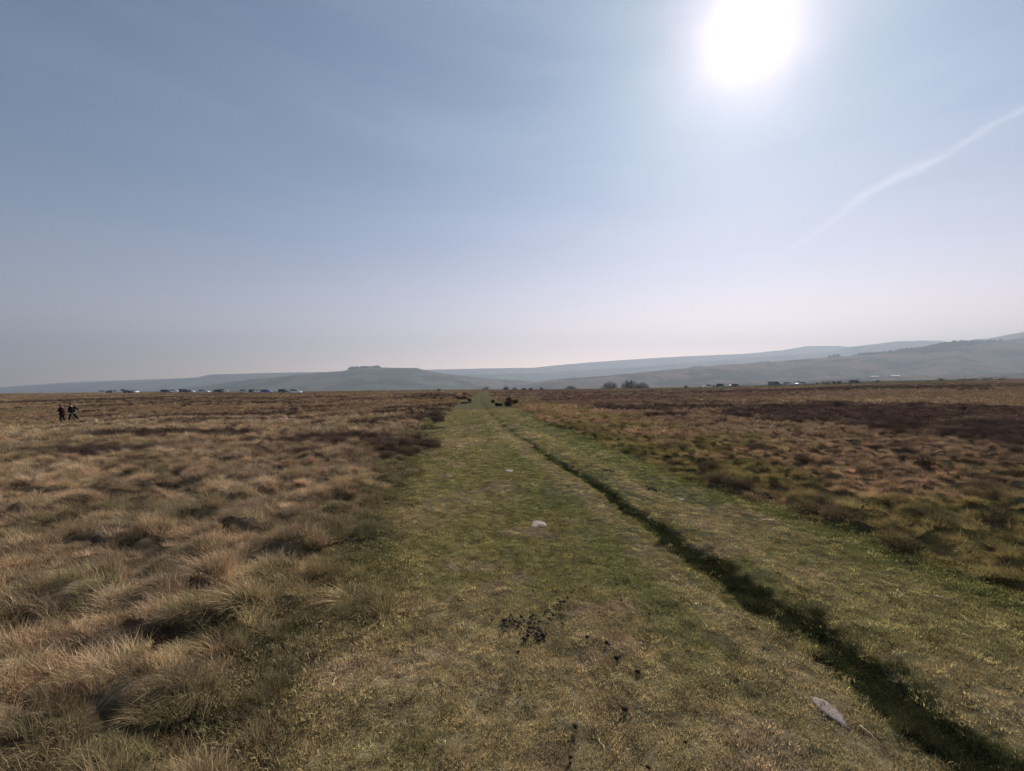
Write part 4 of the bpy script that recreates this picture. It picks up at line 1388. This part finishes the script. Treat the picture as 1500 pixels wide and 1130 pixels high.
def person(X, Y, rz, spec, label):
    """body faces +x locally; z up, feet at 0"""
    t = empty('person', (X, Y, Hz(X, Y) - .02), rz, label=label, cat='person', group='two walkers on the left of the moor')
    J = spec['J']
    names = list(J)
    idx = {n: i for i, n in enumerate(names)}
    rad = dict(pelvis=.13, waist=.115, chest=.145, neck0=.065, neck=.052, head0=.075, head1=.098, head2=.085,
               shL=.065, shR=.065, elL=.045, elR=.045, wrL=.032, wrR=.032, haL=.035, haR=.035,
               hipL=.095, hipR=.095, knL=.062, knR=.062, anL=.042, anR=.042, toL=.035, toR=.035)
    E = [('pelvis', 'waist'), ('waist', 'chest'), ('chest', 'neck0'), ('neck0', 'neck'), ('neck', 'head0'), ('head0', 'head1'), ('head1', 'head2')]
    for s in 'LR':
        E += [('chest', 'sh' + s), ('sh' + s, 'el' + s), ('el' + s, 'wr' + s), ('wr' + s, 'ha' + s), ('pelvis', 'hip' + s), ('hip' + s, 'kn' + s), ('kn' + s, 'an' + s), ('an' + s, 'to' + s)]
    skin_obj('body', M_SKIN, t, [J[n] for n in names], [(idx[a], idx[b]) for a, b in E], [rad[n] for n in names], 2, idx['pelvis'])
    # fingers and nose ride on the body as small skinned chains
    # coat: torso, sleeves, skirt
    cv, ce, cr = [], [], []
    def add(p, r): cv.append(tuple(p)); cr.append(r); return len(cv) - 1
    v = lambda n: np.array(J[n])
    hem = add(v('pelvis') + np.array([0, 0, -spec['coat_len']]), (.20, .17))
    mid = add(v('pelvis') + np.array([0, 0, -spec['coat_len'] * .4]), (.20, .175))
    pe = add(v('pelvis') + np.array([0, 0, .03]), (.185, .165))
    wa = add(v('waist'), (.165, .15)); ch = add(v('chest'), (.20, .165)); nk = add(v('neck0') - np.array([0, 0, .01]), .085)
    ce += [(hem, mid), (mid, pe), (pe, wa), (wa, ch), (ch, nk)]
    for s in 'LR':
        a = add(v('sh' + s), .09); b = add(v('el' + s), .066); c = add(v('wr' + s) * .93 + v('el' + s) * .07, .052)
        ce += [(ch, a), (a, b), (b, c)]
    skin_obj('coat', spec['coat'], t, cv, ce, cr, 2, pe)
    # trousers
    tv = [v('pelvis'), v('hipL'), v('knL'), v('anL') + np.array([0, 0, .03]), v('hipR'), v('knR'), v('anR') + np.array([0, 0, .03])]
    skin_obj('trousers', M_TROU, t, [tuple(p) for p in tv], [(0, 1), (1, 2), (2, 3), (0, 4), (4, 5), (5, 6)], [.135, .115, .082, .062, .115, .082, .062], 2, 0)
    for s in 'LR':
        a = v('an' + s); b = v('to' + s)
        skin_obj('boot', M_BOOT, t, [tuple(a + np.array([0, 0, .06])), tuple(a + np.array([0, 0, -.03])), tuple(b + np.array([.03, 0, -.005]))], [(0, 1), (1, 2)], [.058, .058, .046], 1, 1)
    # hair or cap
    h1, h2p = v('head1'), v('head2')
    f = np.array(spec['face'])
    skin_obj('hair', spec['hair'], t, [tuple(h1 - f * .045 + np.array([0, 0, -.03])), tuple(h1 - f * .03 + np.array([0, 0, .05])), tuple(h2p + np.array([0, 0, .015]) - f * .005)],
             [(0, 1), (1, 2)], [spec.get('hr', .09), .108, .088], 2, 1)
    # nose
    skin_obj('nose', M_SKIN, t, [tuple(h1 + f * .085), tuple(h1 + f * .115 + np.array([0, 0, -.03]))], [(0, 1)], [.012, .016], 1, 0)
    for s in 'LR':
        hd = v('ha' + s); wr = v('wr' + s)
        d = (hd - wr); d /= np.linalg.norm(d) + 1e-9
        sd = np.cross(d, [0, 1, 0.2]); sd /= np.linalg.norm(sd)
        mb_v, mb_e, mb_r = [tuple(hd)], [], [.03]
        for q, (off, L) in enumerate([(-.027, .065), (-.009, .078), (.009, .074), (.027, .058)]):
            p1 = hd + sd * off + d * .03; p2 = p1 + d * L * .6; p3 = p2 + d * L * .35 + np.array([.012, 0, -.006])
            b0 = len(mb_v)
            mb_v += [tuple(p1), tuple(p2), tuple(p3)]; mb_r += [.0095, .0085, .007]; mb_e += [(0, b0), (b0, b0 + 1), (b0 + 1, b0 + 2)]
        p1 = hd + sd * .035; p2 = p1 + sd * .025 + d * .03
        b0 = len(mb_v); mb_v += [tuple(p1), tuple(p2)]; mb_r += [.012, .009]; mb_e += [(0, b0), (b0, b0 + 1)]
        skin_obj('hand', M_SKIN, t, mb_v, mb_e, mb_r, 1, 0)
    if spec.get('scarf'):
        nk = v('neck0')
        pts, rs = [], []
        for q in range(9):
            a = 2 * math.pi * q / 8
            pts.append((nk[0] + math.cos(a) * .085, nk[1] + math.sin(a) * .085, nk[2] + .02))
        skin_obj('scarf', spec['scarf'], t, pts[:8] + [(nk[0] - .13, nk[1] + .05, nk[2] - .02), (nk[0] - .16, nk[1] + .04, nk[2] - .11)],
                 [(i, (i + 1) % 8) for i in range(8)] + [(4, 8), (8, 9)], [.045] * 8 + [.05, .04], 1, 0)
    if spec.get('tied'):
        w = v('pelvis') + np.array([0, 0, -.02])
        pts = []
        for q in range(12):
            a = 2 * math.pi * q / 12
            pts.append((w[0] + math.cos(a) * .215, w[1] + math.sin(a) * .19, w[2] - .09 + .05 * math.cos(a + 2.4)))
        pts += [(w[0] + .10, w[1] - .20, w[2] - .20), (w[0] + .02, w[1] - .21, w[2] - .32)]
        skin_obj('waist_wrap', M_PALE, t, pts, [(i, (i + 1) % 12) for i in range(12)] + [(10, 12), (12, 13)], [.035] * 12 + [.04, .03], 1, 0)
    return t


PX, PY = ground_at(92, 615)
PY = 41.0
P1 = dict(
    coat=M_WINE, hair=M_HAIRR, face=(1, -.25, -.15), hr=.105, coat_len=.30, scarf=M_PINK,
    J=dict(pelvis=(0, 0, .93), waist=(.01, 0, 1.08), chest=(.04, 0, 1.30), neck0=(.06, 0, 1.45), neck=(.075, 0, 1.50), head0=(.09, -.01, 1.55), head1=(.10, -.01, 1.60), head2=(.10, -.01, 1.65),
           shL=(.05, .18, 1.39), elL=(.13, .23, 1.14), wrL=(.33, .17, 1.12), haL=(.40, .15, 1.12),
           shR=(.04, -.18, 1.39), elR=(.14, -.22, 1.14), wrR=(.34, -.16, 1.16), haR=(.41, -.14, 1.17),
           hipL=(0, .09, .88), knL=(.07, .09, .48), anL=(-.04, .09, .09), toL=(.10, .10, .045),
           hipR=(0, -.09, .88), knR=(-.03, -.09, .49), anR=(-.19, -.09, .12), toR=(-.08, -.09, .05)))
P2 = dict(
    coat=M_DARK, hair=M_HAIRB, face=(1, -.3, -.1), hr=.085, coat_len=.16, tied=True,
    J=dict(pelvis=(0, 0, .90), waist=(.01, 0, 1.06), chest=(.06, 0, 1.29), neck0=(.09, 0, 1.44), neck=(.105, 0, 1.49), head0=(.12, -.01, 1.54), head1=(.13, -.01, 1.60), head2=(.13, -.01, 1.65),
           shL=(.07, .18, 1.38), elL=(.16, .21, 1.10), wrL=(.20, .20, .86), haL=(.22, .19, .79),
           shR=(.05, -.18, 1.38), elR=(-.20, -.24, 1.20), wrR=(-.38, -.25, 1.04), haR=(-.44, -.25, .99),
           hipL=(0, .09, .86), knL=(.16, .09, .48), anL=(.20, .09, .08), toL=(.34, .10, .045),
           hipR=(0, -.09, .86), knR=(-.20, -.10, .50), anR=(-.48, -.11, .16), toR=(-.38, -.11, .06)))
# both walk to the left of the picture, a little towards the camera
person(px(91, PY), PY, R(188), P1, 'walker with auburn hair and pink scarf in a long black coat, on the left')
person(px(106, PY * 1.0), PY * 1.0, R(184), P2, 'striding walker in a dark cap and black jacket with pale cloth at the waist')

# ------------------------------------------------------------------ stones, droppings, straws
M_STONE = simple_mat('lichened_stone', (.20, .165, .15), .95, var=.35, scale=22, bump=.6)
M_STONE2 = simple_mat('pale_stone', (.26, .225, .20), .95, var=.3, scale=30, bump=.5)
M_DUNG = simple_mat('dark_dung', (.050, .038, .026), .95, var=.4, scale=60, bump=.8)
M_STRAW = simple_mat('straw', (.58, .48, .28), .7, var=.2, scale=40)
M_STICK = simple_mat('bleached_stick', (.45, .36, .24), .8, var=.25, scale=40)


def rock(name, X, Y, sx, sy, sz, rz, seed, mat, label, cat, group=None, sink=.4, n=18, m=10, rough=.26):
    g = np.random.default_rng(seed)
    V, Fc = [], []
    ph = g.uniform(0, 9, 6)
    for i in range(m + 1):
        v = math.pi * i / m
        for j in range(n):
            u = 2 * math.pi * j / n
            sv = math.sin(v) ** .55 if m > 7 else math.sin(v)
            d = np.array([sv * math.cos(u), sv * math.sin(u), math.cos(v)])
            k = 1 + rough * (math.sin(3 * d[0] + ph[0]) * math.cos(2.5 * d[1] + ph[1]) + .6 * math.sin(6 * d[1] + ph[2]) * math.cos(5 * d[2] + ph[3]) + .35 * math.sin(11 * d[0] + ph[4]) * math.sin(9 * d[1] + ph[5]))
            p = d * k
            p[2] = math.copysign(abs(p[2]) ** .6, p[2])
            V.append(p * np.array([sx, sy, sz]))
    for i in range(m):
        for j in range(n):
            Fc.append((i * n + j, (i + 1) * n + j, (i + 1) * n + (j + 1) % n, i * n + (j + 1) % n))
    o = mesh_obj(name, V, Fc, mat, smooth=True, label=label, cat=cat, group=group)
    o.location = (X, Y, Hz(X, Y) + .001)
    o.rotation_euler[2] = rz
    return o


def rock_px(name, xp, yp, wpx, hpx, sz, rz, seed, mat, label, cat, **kw):
    X, Y = ground_at(xp, yp)
    w = wpx / F * Y / 2
    dep = hpx / (F * CAM_H) * Y * Y / 2
    return rock(name, X, Y, w, dep, sz, rz, seed, mat, label, cat, **kw)


rock_px('stone', 789, 768, 26, 12, .014, 0, 1, M_STONE2, 'pale rounded flat stone set in the middle of the track', 'stone', sink=.15)
X, Y = ground_at(1213, 1042)
rock('stone', X, Y, .036, .095, .012, R(7), 2, M_STONE, 'long narrow grey pink stone lying beside the rut in the right foreground', 'stone', sink=.12)
rock_px('stone', 746, 691, 12, 2.8, .02, 0, 3, M_STONE2, 'small white sliver of stone left of the rut, beyond the pale flat stone', 'stone', sink=.1)
rock_px('stone', 998, 728, 9, 3.2, .02, 0, 5, M_STONE2, 'small white stone near the right edge of the track', 'stone', sink=.1)

DG = 'droppings on the track'
pel = []
def cl(cx, cy, sx, sy, n, s0, s1, seed):
    g = np.random.default_rng(seed)
    return [(cx + g.normal(0, sx), cy + g.normal(0, sy), g.uniform(s0, s1)) for _ in range(n)]
main = cl(770, 912, 22, 8, 34, .009, .015, 1) + cl(790, 926, 9, 6, 26, .010, .018, 2) + cl(745, 911, 9, 1.5, 12, .008, .013, 4)
main += cl(825, 895, 16, 13, 22, .008, .014, 3) + [(796, 929, .034), (789, 936, .028), (781, 903, .02), (804, 908, .02)]
loose = [(822, 843, .014), (781, 868, .014), (815, 868, .011), (831, 879, .012), (826, 886, .014), (730, 874, .010), (903, 856, .012), (910, 881, .016), (951, 901, .013), (888, 945, .020),
         (892, 947, .014), (903, 967, .022), (907, 965, .018), (934, 986, .018), (983, 945, .012), (915, 1042, .019), (843, 1066, .022), (836, 1109, .022), (835, 1118, .014), (759, 955, .012),
         (732, 934, .014), (860, 936, .014), (705, 1022, .012), (762, 1013, .012), (762, 1020, .011), (1003, 1092, .011), (949, 1128, .014), (544, 1003, .012)]
up = [(855 + g_[0], 800 + g_[1], .011) for g_ in [(-22, 16), (-14, 18), (-12, 4), (2, -4), (4, -8), (-2, 24), (3, 6), (-30, -12), (-22, -30), (-16, -34), (-38, -40), (-44, -36), (-34, -28), (-28, -26), (4, -12), (-66, 36), (-20, 42)]]
first = None
src_p = []
for k in range(4):
    o = rock('dung_pellet', 0, 3, 1, .9, .7, 0, 300 + k, M_DUNG, '', 'dropping', rough=.28, n=10, m=7)
    src_p.append(o)
used = set()
def put_pellets(lst, lb, seed):
    g = random.Random(seed)
    for (xp, yp, s) in lst:
        X, Y = ground_at(xp, yp)
        k = g.randrange(4)
        if k in used: o = src_p[k].copy(); LINK(o)
        else: o = src_p[k]; used.add(k)
        sc = s * g.uniform(.42, .95)
        o.scale = (sc, sc * g.uniform(.8, 1.1), sc)
        o.location = (X, Y, Hz(X, Y) + sc * .45 + .017)
        o.rotation_euler = (g.uniform(-.4, .4), g.uniform(-.4, .4), g.uniform(0, 6.28))
        props(o, lb, 'dropping', DG)
put_pellets(main, 'dark dropping in the densest scatter in the middle of the near track', 1)
put_pellets(loose, 'single dark dropping lying loose on the near turf outside the dense scatter', 2)
put_pellets(up, 'small dark dropping in the trail between the pale flat stone and the dense scatter', 3)
put_pellets(cl(894, 693, 6.5, 1.6, 20, .018, .03, 7), 'dark dropping in the farther of the two dung heaps right of the rut', 4)
put_pellets(cl(957, 716.5, 6, 2.0, 26, .016, .028, 8), 'dark dropping in the nearer of the two dung heaps right of the rut', 5)

def straw(x0, y0, x1, y1, r, label, mat=M_STRAW, name='straw', cat='straw', seed=0):
    g = random.Random(seed)
    A, B = ground_at(x0, y0), ground_at(x1, y1)
    pts = []
    for i in range(5):
        t = i / 4
        X = A[0] + (B[0] - A[0]) * t + (g.gauss(0, .006) if 0 < i < 4 else 0); Y = A[1] + (B[1] - A[1]) * t + (g.gauss(0, .006) if 0 < i < 4 else 0)
        pts.append([X, Y, Hz(X, Y) + .018 + .008 * math.sin(3 * t)])
    o0 = np.array(pts[0])
    V, Fc = tube_path([tuple(np.array(p) - o0) for p in pts], [r, r * 1.1, r, r * .9, r * .5], 6)
    o = mesh_obj(name, V, Fc, mat, smooth=True, label=label, cat=cat)
    o.location = tuple(o0)


straw(1364, 878, 1391, 886, .006, 'bleached stick lying on the turf near the right edge of the track', M_STICK, 'stick', 'stick', 1)
straw(676, 880, 681, 884, .005, 'short pale chip lying on the turf left of the droppings', M_STICK, 'stick', 'stick', 2)
straw(461, 925, 472, 916, .0018, 'pale straw on the green margin at the left of the near track', seed=3)
straw(488, 1012, 492, 992, .0018, 'upright looking straw at the lower left margin of the track', seed=4)
straw(877, 1078, 887, 1100, .0015, 'thin curved straw in the lower middle of the track', seed=5)
straw(1193, 917, 1206, 928, .0025, 'pale yellow straw on the lip of the rut', seed=6)
straw(1258, 1068, 1293, 1096, .0015, 'long thin straw beyond the end of the long narrow stone', seed=7)
straw(1313, 865, 1315, 871, .003, 'short pale straw on the turf right of the rut', seed=8)
straw(648, 1091, 650, 1098, .0035, 'tiny pale straw near the bottom edge of the photo', seed=9)
straw(611, 851, 618, 844, .0022, 'small pale straw on the track margin left of the chip', seed=10)

# ------------------------------------------------------------------ the vapour trail
def contrail(DENS, RS, name, parent=None, **kw):
    D = 9000.0
    pts_px = [(1105, 392, 2), (1140, 375, 4), (1185, 348, 7), (1215, 328, 8), (1240, 306, 10), (1270, 286, 12), (1310, 262, 12), (1350, 243, 11), (1380, 231, 9), (1415, 207, 7), (1440, 190, 9), (1470, 176, 8), (1510, 154, 9), (1560, 132, 10), (1640, 100, 10)]
    ALT = 1900.0
    P, Rd = [], []
    for (x, y, w) in pts_px:
        d = np.array([(x - 750) / F, 1.0, (567 - y) / F])
        s = 7000.0
        P.append(d * s + np.array([0, 0, CAM_H])); Rd.append(w / F * s / 2 * RS)
    # resample with wobble
    P = np.array(P); Rd = np.array(Rd)
    tt = np.linspace(0, len(P) - 1, 90)
    ii = np.arange(len(P))
    PP = np.stack([np.interp(tt, ii, P[:, k]) for k in range(3)], 1)
    ker = np.array([1, 2, 3, 2, 1.]) / 9
    for k in range(3):
        s = np.convolve(np.pad(PP[:, k], 2, mode='edge'), ker, 'valid'); PP[:, k] = s
    RR = np.interp(tt, ii, Rd) * (.8 + .5 * fbm(tt * 1.3, tt * 0, 300, 3))
    PP[:, 2] += (fbm(tt * .9, tt * 0 + 5, 301, 3) - .5) * 50
    m, t = new_mat('ice_cloud')
    v = N(t, 'ShaderNodeVolumePrincipled')
    v.inputs['Color'].default_value = (1, 1, 1, 1)
    v.inputs['Density'].default_value = DENS
    v.inputs['Anisotropy'].default_value = 0.35
    o_ = N(t, 'ShaderNodeOutputMaterial')
    t.links.new(v.outputs[0], o_.inputs['Volume'])
    V, Fc = [], []
    k = 12
    for i, (p, r) in enumerate(zip(PP, RR)):
        d = PP[min(i + 1, len(PP) - 1)] - PP[max(i - 1, 0)]
        d /= np.linalg.norm(d)
        a = np.cross(d, [0, 1, 0]); a /= np.linalg.norm(a)
        b = np.cross(d, a)
        for q in range(k):
            an = 2 * math.pi * q / k
            rr = r * (1 + .25 * math.sin(3 * an + i * .4) * math.cos(i * .23))
            V.append(p + a * math.cos(an) * rr + b * math.sin(an) * rr * 1.6)
    for i in range(len(PP) - 1):
        for q in range(k):
            Fc.append((i * k + q, i * k + (q + 1) % k, (i + 1) * k + (q + 1) % k, (i + 1) * k + q))
    Fc.append(tuple(range(k))[::-1]); Fc.append(tuple((len(PP) - 1) * k + q for q in range(k)))
    return mesh_obj(name, V, Fc, m, parent, smooth=True, **kw)


ct = contrail(.00016, 1.7, 'contrail', label='faint white vapour trail climbing to the right edge of the sky', cat='contrail')
contrail(.00030, .7, 'core', ct)

# ------------------------------------------------------------------ haze
def haze():
    x, y0, y1, z0, z1 = 12500, -600, 8700, -140, 900
    V = [(-x, y0, z0), (x, y0, z0), (x, y1, z0), (-x, y1, z0), (-x, y0, z1), (x, y0, z1), (x, y1, z1), (-x, y1, z1)]
    Fc = [(0, 3, 2, 1), (4, 5, 6, 7), (0, 1, 5, 4), (1, 2, 6, 5), (2, 3, 7, 6), (3, 0, 4, 7)]
    m, t = new_mat('haze')
    v = N(t, 'ShaderNodeVolumePrincipled')
    v.inputs['Color'].default_value = (.45, .53, .64, 1)
    v.inputs['Density'].default_value = 0.00021
    v.inputs['Anisotropy'].default_value = 0.3
    o_ = N(t, 'ShaderNodeOutputMaterial')
    t.links.new(v.outputs[0], o_.inputs['Volume'])
    mesh_obj('haze', V, Fc, m, kind='stuff', label='thin blue haze over the valley', cat='haze')


haze()
